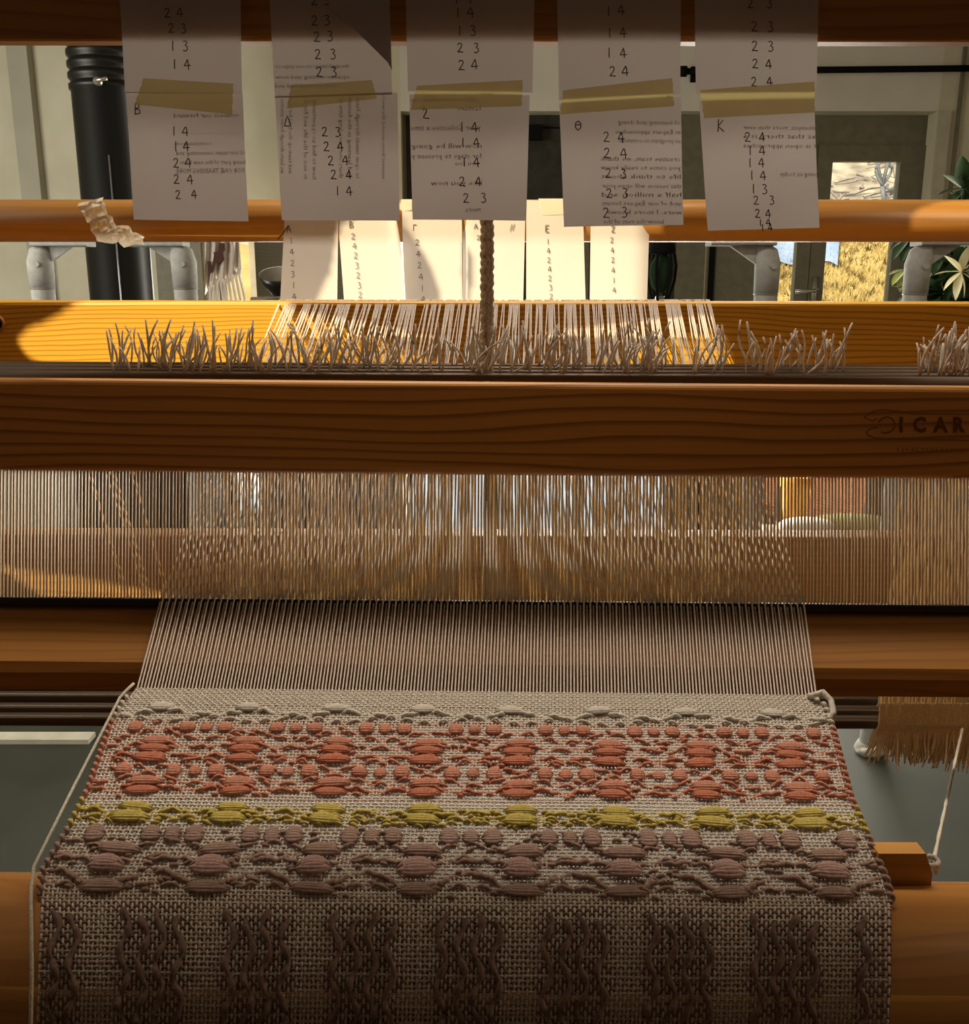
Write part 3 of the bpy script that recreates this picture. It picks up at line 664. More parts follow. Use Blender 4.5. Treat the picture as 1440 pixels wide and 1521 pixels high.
# ================================================================== beater
OB = Wc(720, 897, .56); EXB = EX+DWN*.0085; EXB /= np.linalg.norm(EXB); UB = -DWN + EX*.0085; NB = -FWD
def B(x, u, n): return OB+EXB*x+UB*u+NB*n
BT = thing('beater', 'pine loom beater with thick stamped cap, fine wire reed and shuttle race', 'beater', tuple(OB))
def bprism(prof, x0, x1):                             # profile [(n, u)]
    m = len(prof); V = [B(x0, u, n) for n, u in prof]+[B(x1, u, n) for n, u in prof]
    f = [(k, (k+1) % m, m+(k+1) % m, m+k) for k in range(m)]+[tuple(range(m-1, -1, -1)), tuple(range(m, 2*m))]
    return MB().add(V, f)
HX = .56
k_ = .56/F_PX
cu0, cu1 = (897-699)*k_*.977, (897-562)*k_*.977
cp_ = bprism(rounded(-.022, .013, cu0, cu1, .0045, 5), -HX, HX).build('beater_cap', M['beam_cap'], BT)
race = [(-.02, -.003), (0, -.003), (.006, -.007), (.014, -.013), (.022, -.020), (.029, -.0265), (.033, -.031), (.034, -.037), (.034, -.0465), (-.02, -.0465)]
bprism(race, -HX, HX).build('race_board', M['beam_race'], BT)
reed = bprism(rounded(-.006, .004, -.003, .0018, .001, 2), -HX, HX).build('reed', M['reed_dark'], BT)
m = MB(); PITCHR = .0020
nd = int(.34/PITCHR)
for k in range(-nd, nd+1):
    x = k*PITCHR+.0001*rng.normal(); a = .00042; dd = .0007
    V = [B(x-a, 0, -dd), B(x+a, 0, -dd), B(x+a, 0, dd), B(x-a, 0, dd), B(x-a, .085, -dd), B(x+a, .085, -dd), B(x+a, .085, dd), B(x-a, .085, dd)]
    m.add(V, [(0, 1, 5, 4), (1, 2, 6, 5), (2, 3, 7, 6), (3, 0, 4, 7)])
m.build('reed_wires', M['dent'], reed, kind='stuff')
for sx in (-1, 1):
    bprism([(-.018, -.80), (.008, -.80), (.008, cu1-.002), (-.018, cu1-.002)], *sorted((sx*HX, sx*(HX+.03)))).build('swing_arm', M['beam_cap'], BT)
# stamped mark
cn = .013
def cap_px(u, v):                                     # point on the cap's front face
    c = .56-cn; P = Wc(u, v, c); d_ = P-OB; return d_@EXB, d_@UB
def text_mesh(body, size, bold=0.0, space=1.0, res=2):
    cu = bpy.data.curves.new('print', 'FONT'); cu.body = body; cu.size = size; cu.offset = bold; cu.space_character = space; cu.resolution_u = res
    o = bpy.data.objects.new('print', cu); COL.objects.link(o)
    dg = bpy.context.evaluated_depsgraph_get(); me = bpy.data.meshes.new_from_object(o.evaluated_get(dg))
    V = np.array([tuple(v.co) for v in me.vertices]); F_ = [tuple(p.vertices) for p in me.polygons]
    bpy.data.objects.remove(o); bpy.data.curves.remove(cu); bpy.data.meshes.remove(me)
    return V, F_
for dx_, du_, nn, mt, nm in ((.0006, -.0003, .00012, 'burn_highlight', 'stamp_highlight'), (0, 0, .0002, 'burn', 'stamped_letters')):  # the pale offset copy paints a highlight along the letter edges
    m = MB()
    for ch, u in (('I', 1336), ('C', 1356), ('A', 1386), ('R', 1416)):
        V, F_ = text_mesh(ch, .0116, .0006); x0, u0 = cap_px(u, 641)
        V[:, 0] -= V[:, 0].min()
        m.add([B(x0+v[0]*.93+dx_, u0+v[1]+du_, cn+nn) for v in V], F_)
    m.build(nm, M[mt], cp_)
m = MB()
def capstroke(pts, w_):
    q = [];
    for u, v in pts: x, uu = cap_px(1260+u/8, 590+v/8); q.append(B(x, uu, cn+.0002))
    # smooth
    q = np.array(q); t = np.linspace(0, len(q)-1, len(q)*5); q = np.stack([np.interp(t, range(len(q)), q[:, i]) for i in range(3)], 1)
    ribbon(m, q, w_, NB)
capstroke([(190, 240), (240, 200), (330, 160), (430, 150), (560, 165), (760, 195), (1000, 200), (1500, 205)], .0007)
capstroke([(360, 300), (400, 255), (470, 235), (530, 260), (555, 310), (550, 370), (500, 415), (440, 430), (390, 410)], .0011)
capstroke([(360, 355), (270, 375), (215, 410), (240, 455), (320, 485), (500, 497), (900, 505), (1500, 515)], .0008)
capstroke([(190, 240), (290, 285), (350, 250)], .0007)
m.build('stamped_emblem', M['burn_mid'], cp_)
m = MB()
for k in range(16):
    u = 590+k*58; hh = 50+14*math.sin(k*2.1)
    capstroke([(u, 600), (u+8*math.sin(k*3), 600+hh)], .0007)
    if k % 2: capstroke([(u, 600+hh*.5), (u+26, 600+hh*.4)], .0005)
m.build('faint_second_line', M['burn_soft'], cp_)

# ================================================================== heddle shafts
SHY = [.625, .655, .685, .715]; ZU, ZLo = CAM_H-.0545, CAM_H-.298
def hx(u, Y, z):                                      # world x of pixel column u at (Y, z)
    d_ = np.array([0, Y, z-CAM_H]); return (u-720)/F_PX*(d_@FWD)
NW = 200
warp_line = lambda Y: CAM_H-.176 + (Y-.534)*(.168/.314)
fell_x0, fell_x1 = None, None
reed_x = np.array([( (238+(1195-238)*(j+.5)/NW)-720)*k_ for j in range(NW)])
tail_meshes = []
for k in range(12):
    m = MB(); L_ = .015+.012*rng.random(); lx, ly = rng.normal(-.001, .0065), rng.normal(0, .004); cv = rng.normal(0, .0018)
    t = np.linspace(0, 1, 6); pts = np.stack([lx*t**1.3+cv*np.sin(t*3.1), ly*t, L_*t], 1)
    m.tube(pts, np.array([.0006, .0007, .00065, .0007, .0006, .0005]), 5)
    me = bpy.data.meshes.new('heddle_tail'); me.from_pydata(np.concatenate(m.v).tolist(), [], m.f); me.materials.append(M['tail'])
    me.polygons.foreach_set('use_smooth', [True]*len(me.polygons)); tail_meshes.append(me)
ords = ['nearest the weaver', 'second from the weaver', 'third from the weaver', 'furthest from the weaver']
for s_, Y in enumerate(SHY):
    ZLo = CAM_H-(.298, .304, .308, .312)[s_]
    S = thing('heddle_shaft', 'loom shaft of cotton string heddles on steel bars, '+ords[s_], 'heddle shaft', (0, Y, ZU), 'heddle shafts of the loom')
    for nm, z_ in (('upper_bar', ZU), ('lower_bar', ZLo)):
        MB().prism(rounded(Y-.004, Y+.004, z_-.004, z_+.004, .002, 3), -.55, .55, .004).build(nm, M['steel'], S, True)
    m = MB()
    def heddle(x, eye, z0, z1, slant=0.0):
        for sg in (-1, 1):
            t = np.linspace(0, 1, 9); zz = z0+(z1-z0)*t
            e = np.exp(-((zz-eye)/.012)**2)
            xx = x+slant*(1-t)+sg*(.00045*np.sin(t*14+x*300)+.0009*(1-e)*.5); yy = Y+sg*(.003*(1-np.exp(-((zz-eye)/.05)**2)))
            m.tube(np.stack([xx, yy, zz], 1), .00042, 4, False)
    for j in range(s_, NW, 4):
        ey = warp_line(Y); c_ = np.array([0, Y, ey-CAM_H])@FWD
        x = reed_x[j]*.985+.0015*rng.normal()
        heddle(x, ey, ZU, ZLo, .006*rng.normal())
    for k in range(10):                               # spare heddles pushed to the right
        u = 1334+k*12+3*rng.random(); heddle(hx(u, Y, CAM_H-.17), CAM_H-.165, ZU, ZLo, .004*rng.normal())
    if s_ < 2:
        for u in (212, 240): heddle(hx(u+30*s_, Y, CAM_H-.1), CAM_H-.165, ZU, ZLo, -.05)
    m.build('string_heddles', M['heddle'], S, kind='stuff')
    # cut tails standing above the upper bar
    spans = [(162, 215, 5), (215, 400, 26), (400, 560, 18), (560, 700, 10), (690, 800, 18), (800, 980, 26), (980, 1080, 6), (1098, 1255, 14), (1366, 1445, 20)]
    for u0, u1, cnt in spans:
        for k in range(int(cnt*(.75 if s_ < 3 else .4))):
            u = u0+(u1-u0)*rng.random()
            o = bpy.data.objects.new('heddle_tail', tail_meshes[int(rng.integers(12))]); COL.objects.link(o); o.parent = S
            o.location = (hx(u, Y, ZU), 0.0, .0035-.004*hx(u, Y, ZU)); sc_ = .85+.5*rng.random(); o.scale = (sc_*random.choice((-1, 1)), sc_, sc_)
            o.rotation_euler = (0, rng.normal(.1, .18), 0)
    # lower loops and cut ends of the spare heddles
    m = MB()
    for k in range(260):
        u = 1300+155*rng.random(); x = hx(u, Y, ZLo); ln = .010+.016*rng.random()+.008*max(0, (u-1340)/100)
        pts = [(x, Y-.005, ZLo+.016), (x+.0004, Y-.0062, ZLo), (x+.001*rng.normal(), Y-.005, ZLo-.006), (x+.004*rng.normal(), Y-.004+.003*rng.normal(), ZLo-.006-ln)]
        m.tube(pts, [.0006, .0007, .0007, .0005], 4, False)
    m.build('lower_loops', M['loop'], S, kind='stuff')

# cords hanging from above down to the shafts
CYy = .66
C1 = thing('shaft_cord', 'grey braided cords hanging in the middle of the loom before the small papers', 'cord', (hx(724, CYy, CAM_H), CYy, ZU))
zt_ = CAM_H+.13
def cordx(u): return hx(u, CYy, CAM_H)
for uu, rad, wob, mt in ((719, .0017, .0011, 'cord_white'), (725, .0022, .0004, 'cord'), (730, .0016, .0003, 'cord')):
    z_ = np.linspace(ZU, zt_, 240); x_ = cordx(uu)+wob*np.sin(z_*600)
    rad_ = rad*(1+.22*np.sin(z_*1200+uu))
    m = MB(); m.tube(np.stack([x_, np.full(240, CYy-.012), z_], 1), rad_, 6, False)
    if uu == 719:
        m.tube(np.stack([cordx(uu)-wob*np.sin(z_*600), np.full(240, CYy-.011), z_], 1), rad_*.8, 6, False)
    m.build('cord_strand', M[mt], C1, True)
m = MB(); z_ = np.linspace(ZLo, ZU, 12); m.tube(np.stack([np.full(12, cordx(723)), np.full(12, .61), z_], 1), .0016, 6, False); m.build('cord_strand', M['cord'], C1, True)
for k in range(6):
    m = MB(); t = np.linspace(0, 1, 5); dxk = rng.normal(0, .006); m.tube(np.stack([cordx(726)+dxk*t, np.full(5, CYy-.014), ZU+.004+.03*t], 1), .0009, 5); m.build('frayed_end', M['tail'], C1, True)

# ================================================================== woven cloth and warp
FY, FZ = .470, CAM_H-.207
# path: fell -> beam tangent -> round the beam -> hangs down
rad_c = BBR+.0016
ctr = np.array([BBY, BBZ]); fp = np.array([FY, FZ]); dv = fp-ctr; dist = np.linalg.norm(dv); a_f = math.atan2(dv[1], dv[0]); al = math.acos(rad_c/dist)
a_t = a_f+al                                          # tangent point angle
tp_ = ctr+rad_c*np.array([math.cos(a_t), math.sin(a_t)])
L1 = np.linalg.norm(tp_-fp); arc_len = (math.radians(184)-a_t)*rad_c; L2 = .14
LT = L1+arc_len+L2
def path(s):
    s = np.asarray(s, float); Y = np.empty_like(s); Z = np.empty_like(s); ny = np.empty_like(s); nz_ = np.empty_like(s)
    a = s <= L1; t = s/L1; d_ = (tp_-fp)/L1; n0 = np.array([math.cos(a_t), math.sin(a_t)])
    Y[a] = fp[0]+d_[0]*s[a]; Z[a] = fp[1]+d_[1]*s[a]; ny[a] = n0[0]; nz_[a] = n0[1]
    b_ = (s > L1) & (s <= L1+arc_len); th = a_t+(s[b_]-L1)/rad_c
    Y[b_] = ctr[0]+rad_c*np.cos(th); Z[b_] = ctr[1]+rad_c*np.sin(th); ny[b_] = np.cos(th); nz_[b_] = np.sin(th)
    c_ = s > L1+arc_len; th = math.radians(184); tl = s[c_]-L1-arc_len
    Y[c_] = ctr[0]+rad_c*math.cos(th)-math.sin(th)*-0*tl+0.02*tl; Z[c_] = ctr[1]+rad_c*math.sin(th)-tl; ny[c_] = -1; nz_[c_] = 0
    return Y, Z, ny, nz_
s_tab = np.linspace(0, LT, 400); Yt, Zt, _, _ = path(s_tab)
yt, ct = np.array([toY(a, b_) for a, b_ in zip(Yt, Zt)]).T
left_px = np.interp(yt, [1025, 1050, 1080, 1180, 1240, 1300, 1340, 1450, 1521], [205, 186, 168, 134, 104, 68, 62, 58, 56])
right_px = np.interp(yt, [1025, 1050, 1080, 1180, 1240, 1300, 1340, 1450, 1521], [1214, 1226, 1236, 1262, 1288, 1314, 1325, 1325, 1322])
xl_tab = (left_px-720)/F_PX*ct; xr_tab = (right_px-720)/F_PX*ct
import builtins
def surf(u, s, h=0.0):                                # u 0..1 across, s along, h above
    u, s = np.broadcast_arrays(np.asarray(u, float), np.asarray(s, float))
    Y, Z, ny, nz_ = path(s); xl = np.interp(s, s_tab, xl_tab); xr_ = np.interp(s, s_tab, xr_tab)
    X = xl+(xr_-xl)*u
    return np.stack([X, Y+ny*h, Z+nz_*h-TILT*X], -1)
def s_of_y(y): return float(np.interp(y, yt[:int(np.argmax(yt))+1] if np.argmax(yt) > 5 else yt, s_tab[:int(np.argmax(yt))+1]))
CT = thing('woven_cloth', 'handwoven beige cloth with coral, yellow and mauve pattern bands on the loom', 'cloth', (0, FY, FZ))
def tube_family(P, A, Bv, ra, rb, name, mt, parent, attr=None):
    # P (T,S,3) centre lines, A/Bv (T,S,3) frame vectors
    T, S_, _ = P.shape
    R = np.stack([P+A*ra, P+Bv*rb, P-A*ra, P-Bv*rb], 2)          # T,S,4,3
    V = R.reshape(-1, 3)-np.array(root_loc(parent))
    t, s, k = np.meshgrid(np.arange(T), np.arange(S_-1), np.arange(4), indexing='ij')
    i0 = (t*S_+s)*4; k2 = (k+1) % 4
    Q = np.stack([i0+k, i0+k2, i0+4+k2, i0+4+k], -1).reshape(-1, 4).astype(np.int32)
    me = bpy.data.meshes.new(name); nq = len(Q)
    me.vertices.add(len(V)); me.vertices.foreach_set('co', V.astype(np.float32).ravel())
    me.loops.add(nq*4); me.loops.foreach_set('vertex_index', Q.ravel())
    me.polygons.add(nq); me.polygons.foreach_set('loop_start', np.arange(nq, dtype=np.int32)*4); me.polygons.foreach_set('loop_total', np.full(nq, 4, np.int32))
    me.polygons.foreach_set('use_smooth', np.ones(nq, bool)); me.update(calc_edges=True)
    if attr is not None:
        at = me.attributes.new('tint', 'FLOAT_COLOR', 'POINT'); at.data.foreach_set('color', attr.astype(np.float32).ravel())
    return link(name, me, mt, parent, 'stuff')
# weft positions, denser near the fell
wpos = [0.0008]
while wpos[-1] < LT-.002:
    s = wpos[-1]; wpos.append(s+np.interp(s, [0, .02, .05, LT], [.00135, .0016, .00185, .0020]))
wpos = np.array(wpos); NWF = len(wpos)
uj = (np.arange(NW)+.5)/NW
HA = .00042
# warp through the cloth
sw = np.sort(np.concatenate([wpos, (wpos[:-1]+wpos[1:])/2]))
idx = np.arange(len(sw))
U = np.repeat(uj[:, None], len(sw), 1)+rng.normal(0, .00035, (NW, 1))+rng.normal(0, .00018, (NW, len(sw)))
Hh = np.where(idx[None] % 2 == 0, HA*np.where(((idx[None]//2)+np.arange(NW)[:, None]) % 2 == 0, 1, -1), 0.0)
Y_, Z_, ny_, nz_ = path(sw)
P = surf(U, np.repeat(sw[None], NW, 0), Hh)
Nrm = np.stack([np.zeros_like(ny_), ny_, nz_], -1)[None].repeat(NW, 0); Axx = np.zeros_like(P); Axx[..., 0] = 1
tube_family(P, Axx, Nrm, .00056, .00042, 'warp_in_cloth', M['warp'], CT)
# weft
LU0 = .070; um = np.linspace(0, 1, NW*2+1); iu = np.arange(len(um))
Sx = np.repeat(wpos[:, None], len(um), 1)+rng.normal(0, .00010, (NWF, 1))+.00022*np.sin(um[None]*23+np.arange(NWF)[:, None]*.9)*np.clip(wpos[:, None]/.06, 0, 1)
Hh = np.where(iu[None] % 2 == 1, -HA*np.where((((iu[None]-1)//2)+np.arange(NWF)[:, None]) % 2 == 0, 1, -1), 0.0)
P = surf(np.repeat(um[None], NWF, 0), Sx, Hh)
Nw = np.stack([np.zeros_like(wpos), path(wpos)[2], path(wpos)[3]], -1)[:, None].repeat(len(um), 1)
Tw = np.cross(Nw, np.array([1.0, 0, 0]))
yw = np.interp(wpos, s_tab, yt)
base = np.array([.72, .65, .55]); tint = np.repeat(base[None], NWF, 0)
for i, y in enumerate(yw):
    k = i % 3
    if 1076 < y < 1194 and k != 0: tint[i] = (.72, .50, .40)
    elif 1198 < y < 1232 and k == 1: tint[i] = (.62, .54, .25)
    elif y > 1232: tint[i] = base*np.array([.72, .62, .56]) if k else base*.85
    if y > 1338: tint[i] = tint[i]*np.array([.80, .76, .72])  # lower weft darkened in colour to deepen the shade under the beam edge
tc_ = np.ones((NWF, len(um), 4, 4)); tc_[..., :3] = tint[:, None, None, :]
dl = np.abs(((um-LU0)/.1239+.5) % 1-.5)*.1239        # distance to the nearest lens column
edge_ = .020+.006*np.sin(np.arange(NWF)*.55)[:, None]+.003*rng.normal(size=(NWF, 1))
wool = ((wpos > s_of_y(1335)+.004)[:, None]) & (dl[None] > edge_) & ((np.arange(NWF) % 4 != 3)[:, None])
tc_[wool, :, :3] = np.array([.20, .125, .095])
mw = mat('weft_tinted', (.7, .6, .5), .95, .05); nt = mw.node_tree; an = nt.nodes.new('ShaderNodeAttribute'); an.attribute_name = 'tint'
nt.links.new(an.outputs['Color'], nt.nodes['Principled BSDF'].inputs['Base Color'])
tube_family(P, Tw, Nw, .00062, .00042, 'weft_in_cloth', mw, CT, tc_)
# warp from the fell through the reed and the heddles, over the back beam
back_x = np.array([hx(410+(1060-410)*(j+.5)/NW, BY0, bt) for j in range(NW)])
grp = np.cumsum(rng.random(NW) < .28); 
for g_ in range(grp.max()+1):
    ii = np.nonzero(grp == g_)[0]
    if len(ii): c_ = back_x[ii].mean(); back_x[ii] = c_+(back_x[ii]-c_)*.62+rng.normal(0, .0004)
Pw = []
for j in range(NW):
    s0 = surf(uj[j], .0012, 0.0)
    up = .0022 if j % 2 else -.0010
    rd = B(reed_x[j], .0040+up, 0.0)
    Ye = SHY[j % 4]; ze = warp_line(Ye)+(.003 if j % 2 else -.003)
    hd = np.array([reed_x[j]*.99, Ye, ze])
    bk = np.array([back_x[j], BY0-.0012, bt-.004]); bk2 = np.array([back_x[j], BY0+.006, bt+.0008]); bk3 = np.array([back_x[j], BY1+.001, bt+.0006]); bk4 = np.array([back_x[j], BY1+.004, bb])
    md = bk+(hd-bk)*.45
    Pw.append([s0, s0+(rd-s0)*.5, rd, rd+(hd-rd)*.5, hd, md, bk, bk2, bk3, bk4])
Pw = np.array(Pw)
t_ = np.gradient(Pw, axis=1); t_ /= np.linalg.norm(t_, axis=2)[..., None]
Aw = np.zeros_like(Pw); Aw[..., 0] = 1; Bw = np.cross(Aw, t_); Bw /= np.linalg.norm(Bw, axis=2)[..., None]
tube_family(Pw, Aw, Bw, .00050, .00050, 'warp_threads', M['warp'], CT)

# pattern floats: bundles of wool lying on the cloth
def float_mesh(wd, dp, ht, strands, m_, fat):
    m = MB(); n = 7
    for k in range(strands):
        v0 = (k-(strands-1)/2)/max(1, strands-.0)*dp*1.0; t = np.linspace(-1, 1, n)
        pin = 1-.8*t**2
        pts = np.stack([t*wd/2*(1+.1*math.sin(k*2)), v0*pin, ht*np.sqrt(np.clip(1-t**2*.98, 0, 1))*(1-.25*(2*k/(max(1, strands-1))-1)**2)], 1)
        m.tube(pts, fat*(.35+.65*np.sqrt(np.clip(1-t**4, 0, 1))), 6)
    me = bpy.data.meshes.new('weft_float'); me.from_pydata(np.concatenate(m.v).tolist(), [], m.f); me.materials.append(m_)
    me.polygons.foreach_set('use_smooth', [True]*len(me.polygons)); return me
FM = {}
for c_ in ('coral_wool', 'coral_wool_deep', 'yellow_wool', 'mauve_wool', 'pink_wool', 'white_wool', 'mauve_dark'):
    FM[c_, 'lens'] = float_mesh(.0142, .0046, .0019, 5, M[c_], .00080)
    FM[c_, 'block'] = float_mesh(.0068, .0058, .0018, 5, M[c_], .00110)
    FM[c_, 'tall'] = float_mesh(.0084, .0084, .0021, 6, M[c_], .0012)
    FM[c_, 'big'] = float_mesh(.0145, .0080, .0030, 6, M[c_], .0014)
CTL = Vector(CT.location)
def put_float(key, u, y, sc=1.0, rot=0.0, flat=1.0):
    if not .012 < u < .988: return
    s = s_of_y(y) if y < 1400 else y-2000
    p = surf(u, s, .0004); Y0, Z0, n_y, n_z = path(np.array([s]))
    N = Vector((0, float(n_y[0]), float(n_z[0]))); X = Vector((1, 0, -TILT)).normalized(); T = N.cross(X).normalized()
    from mathutils import Matrix
    R = Matrix((X, T, N)).transposed().to_4x4()
    o = bpy.data.objects.new('weft_float', FM[key]); COL.objects.link(o); o.parent = CT
    o.matrix_local = Matrix.Translation(Vector([float(q) for q in p])-CTL) @ R @ Matrix.Rotation(rot+random.gauss(0, .04), 4, 'Z') @ Matrix.Diagonal((sc*random.uniform(.92, 1.08), sc*random.uniform(.9, 1.1), sc*flat*random.uniform(.85, 1.1), 1))
LU = [.070+.1239*k for k in range(8)]; TU = [.008+.1239*k for k in range(9)]
for u in LU:
    put_float(('white_wool', 'lens'), u-.014, 1057, 1.0)
    put_float(('coral_wool', 'lens'), u, 1107, 1.05); put_float(('coral_wool_deep', 'lens'), u-.002, 1119, 1.05); put_float(('coral_wool_deep', 'lens'), u-.004, 1133, 1.1)
    put_float(('coral_wool', 'lens'), u, 1168, 1.1); put_float(('coral_wool_deep', 'lens'), u-.002, 1181, 1.05)
    put_float(('yellow_wool', 'lens'), u+.001, 1206, 1.1); put_float(('yellow_wool', 'lens'), u-.002, 1221, 1.2)
    put_float(('mauve_wool', 'lens'), u+.004, 1268, 1.25); put_float(('pink_wool', 'big'), u, 1293, 1.05); put_float(('mauve_wool', 'lens'), u, 1325, 1.2)
for u in TU:
    for k in (-1, 0, 1):
        put_float(('coral_wool', 'block'), u+k*.026, 1087, 1.0 if k else .85)
        put_float(('coral_wool', 'block'), u+k*.028, 1152, 1.05 if k else .85)
        put_float(('mauve_wool', 'tall'), u+k*.027, 1246, 1.0 if k else .85)
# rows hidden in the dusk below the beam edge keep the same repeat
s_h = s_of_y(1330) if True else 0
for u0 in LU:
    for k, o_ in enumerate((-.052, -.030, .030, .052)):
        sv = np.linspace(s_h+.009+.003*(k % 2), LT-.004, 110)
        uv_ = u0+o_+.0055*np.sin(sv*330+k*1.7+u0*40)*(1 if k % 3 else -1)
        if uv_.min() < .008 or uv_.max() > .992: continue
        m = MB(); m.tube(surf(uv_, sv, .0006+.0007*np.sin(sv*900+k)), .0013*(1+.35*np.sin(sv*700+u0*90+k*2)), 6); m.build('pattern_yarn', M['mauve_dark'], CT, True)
# running pattern yarns between the floats
def running(y0, amp, mt, rad, wl=1.0, ph=0.0, zig=.0025, dips=6.0):
    n = 620; u = np.linspace(.004, .996, n); s0 = s_of_y(y0)
    cyc = 2*math.pi*(u-LU[0])/.1239
    s = s0+amp*np.cos(cyc*wl+ph)+zig*.2*np.sin(u*260+y0)
    h = .0005+.0012*np.sin(u*2*math.pi*8.07*dips+y0)+.0003*np.sin(u*431+y0)
    P_ = surf(u, s, h)
    m = MB(); m.tube(P_, rad*(.8+.15*np.sin(u*900)), 6); m.build('pattern_yarn', mt, CT, True)
running(1064, -.0013, M['white_wool'], .0013, dips=3.0); running(1073, .0016, M['white_wool'], .0009, dips=5)
running(1097, -.0030, M['coral_wool'], .0010, dips=4); running(1113, -.0010, M['coral_wool'], .0011, dips=3); running(1128, -.0006, M['coral_wool_deep'], .0011, dips=3)
running(1140, .0030, M['coral_wool'], .0010, dips=4); running(1162, -.0030, M['coral_wool'], .0010, dips=4); running(1176, -.0014, M['coral_wool_deep'], .0012, dips=2.5)

running(1212, .0010, M['yellow_wool'], .0012, dips=2.5); running(1217, -.0012, M['yellow_wool'], .0010, dips=4); running(1226, .0010, M['yellow_wool'], .0008, dips=6)
running(1262, .0022, M['mauve_wool'], .0011, dips=4); running(1276, -.0024, M['mauve_wool'], .0014, dips=2); running(1283, .0020, M['mauve_wool'], .0012, dips=3)
running(1312, .0042, M['mauve_wool'], .0016, dips=2); running(1322, .0010, M['mauve_wool'], .0011, dips=4)
# small loose stitches in the coral, yellow and mauve bands
for mt, y0, y1, cnt in (('coral_wool', 1080, 1188, 230), ('yellow_wool', 1204, 1230, 110), ('mauve_wool', 1236, 1335, 200)):
    m = MB()
    for k in range(cnt):
        u = rng.random()*.985+.005; y = y0+(y1-y0)*rng.random(); s = s_of_y(y); L_ = .005+.008*rng.random()
        uu = u+np.linspace(0, L_, 5); ds = rng.normal(0, .0012)
        m.tube(surf(uu, s+np.linspace(0, ds, 5), np.array([-.0002, .0009, .0012, .0009, -.0002])), np.array([.0005, .0009, .001, .0009, .0005]), 5)
    m.build('loose_stitches', M[mt], CT, True, 'stuff')
# selvedge loops, edge cord and loop at the right corner
for side in (0, 1):
    for y0, y1, mt, amp in ((1040, 1078, 'white_wool', .0018), (1078, 1195, 'coral_wool', .0022), (1196, 1234, 'yellow_wool', .0022), (1234, 1335, 'mauve_wool', .0024)):
        s = np.linspace(s_of_y(y0), s_of_y(y1), 90); uu = (-.002 if side == 0 else 1.002)+.0022*np.sin(s*1500)
        m = MB(); m.tube(surf(uu, s, .0008+.0010*np.cos(s*1500)), .0011, 6); m.build('selvedge_yarn', M[mt], CT, True)
s = np.linspace(0, LT-.01, 60); yk = np.interp(s, s_tab, yt)
px_c = np.interp(yk, [1025, 1045, 1180, 1300, 1340, 1450, 1521], [203, 182, 113, 54, 49, 53, 52]); cc = np.interp(s, s_tab, ct)
P_ = surf(0.0, s, .003); P_[:, 0] = (px_c-720)/F_PX*cc
m = MB(); m.tube(P_, .0008, 6); m.build('edge_cord', M['cord_white'], CT, True)
P_ = surf(np.array([.985, .992, 1.003, 1.010, 1.008, 1.000]), np.array([.002, .004, .003, .008, .016, .019]), np.array([.001, .004, .005, .004, .003, .001]))
t = np.linspace(0, 5, 26); P_ = np.stack([np.interp(t, range(6), P_[:, i]) for i in range(3)], 1)
m = MB(); m.tube(P_, .0016, 7); m.build('yarn_loop', M['white_wool'], CT, True)

# cord and knot at the right
c0, c1 = W(1430, 1082, .618), W(1387, 1281, .392)
r = thing('pull_cord', 'thin white cord running down to a knot beside the wooden block', 'cord', tuple(c1))
t = np.linspace(0, 1, 30)[:, None]; P_ = c0+(c1-c0)*t; m = MB(); m.tube(P_, .0009*(1+.2*np.sin(np.arange(30)*2.1)), 6); m.build('cord_strand', M['cord_white'], r, True)
m = MB(); a = np.linspace(0, 9, 30); m.tube(np.stack([c1[0]+.0022*np.cos(a), c1[1]+.0022*np.sin(a), c1[2]-.001+.0006*a-.002], 1), .0012, 6); m.tube([c1, c1+[.002, 0, -.006]], .001, 5); m.build('knot', M['cord'], r, True)

# ================================================================== papers
GL = {
 '1': [[(.5, 1), (.48, .5), (.52, 0)]],
 '2': [[(.1, .78), (.3, .98), (.65, .95), (.72, .72), (.5, .4), (.12, .05), (.5, .08), (.95, .03)]],
 '3': [[(.15, .95), (.55, 1), (.75, .82), (.45, .58), (.78, .42), (.8, .15), (.5, 0), (.15, .06)]],
 '4': [[(.55, 1), (.3, .65), (.08, .33), (.5, .36), (1, .38)], [(.58, 1), (.7, .6), (.74, 0)]],
 'A': [[(.05, 0), (.45, 1), (.85, 0)], [(.2, .38), (.72, .38)]],
 'B': [[(.15, 0), (.15, 1), (.65, .85), (.55, .6), (.15, .52), (.7, .4), (.75, .12), (.1, .02)]],
 'G': [[(.15, 0), (.15, 1), (.8, 1)]],
 'D': [[(.05, .02), (.42, 1), (.9, .02), (.05, .02)]],
 'L': [[(.05, 0), (.45, 1), (.85, 0)]],
 'E': [[(.8, 1), (.15, 1), (.15, 0), (.85, 0)], [(.15, .52), (.7, .52)]],
 'Z': [[(.1, .95), (.85, .95), (.15, .03), (.9, .03)]],
 'z': [[(.05, .85), (.35, 1), (.6, .9), (.45, .55), (.1, .1), (.45, .05), (.95, .02)]],
 'O': [[(.5, 1), (.12, .75), (.1, .3), (.5, 0), (.9, .3), (.88, .75), (.5, 1)], [(.1, .5), (.9, .5)]],
 'K': [[(.2, 1), (.15, 0)], [(.75, .95), (.2, .45), (.85, .05)]],
 '/': [[(.3, 0), (.7, 1)]],
}
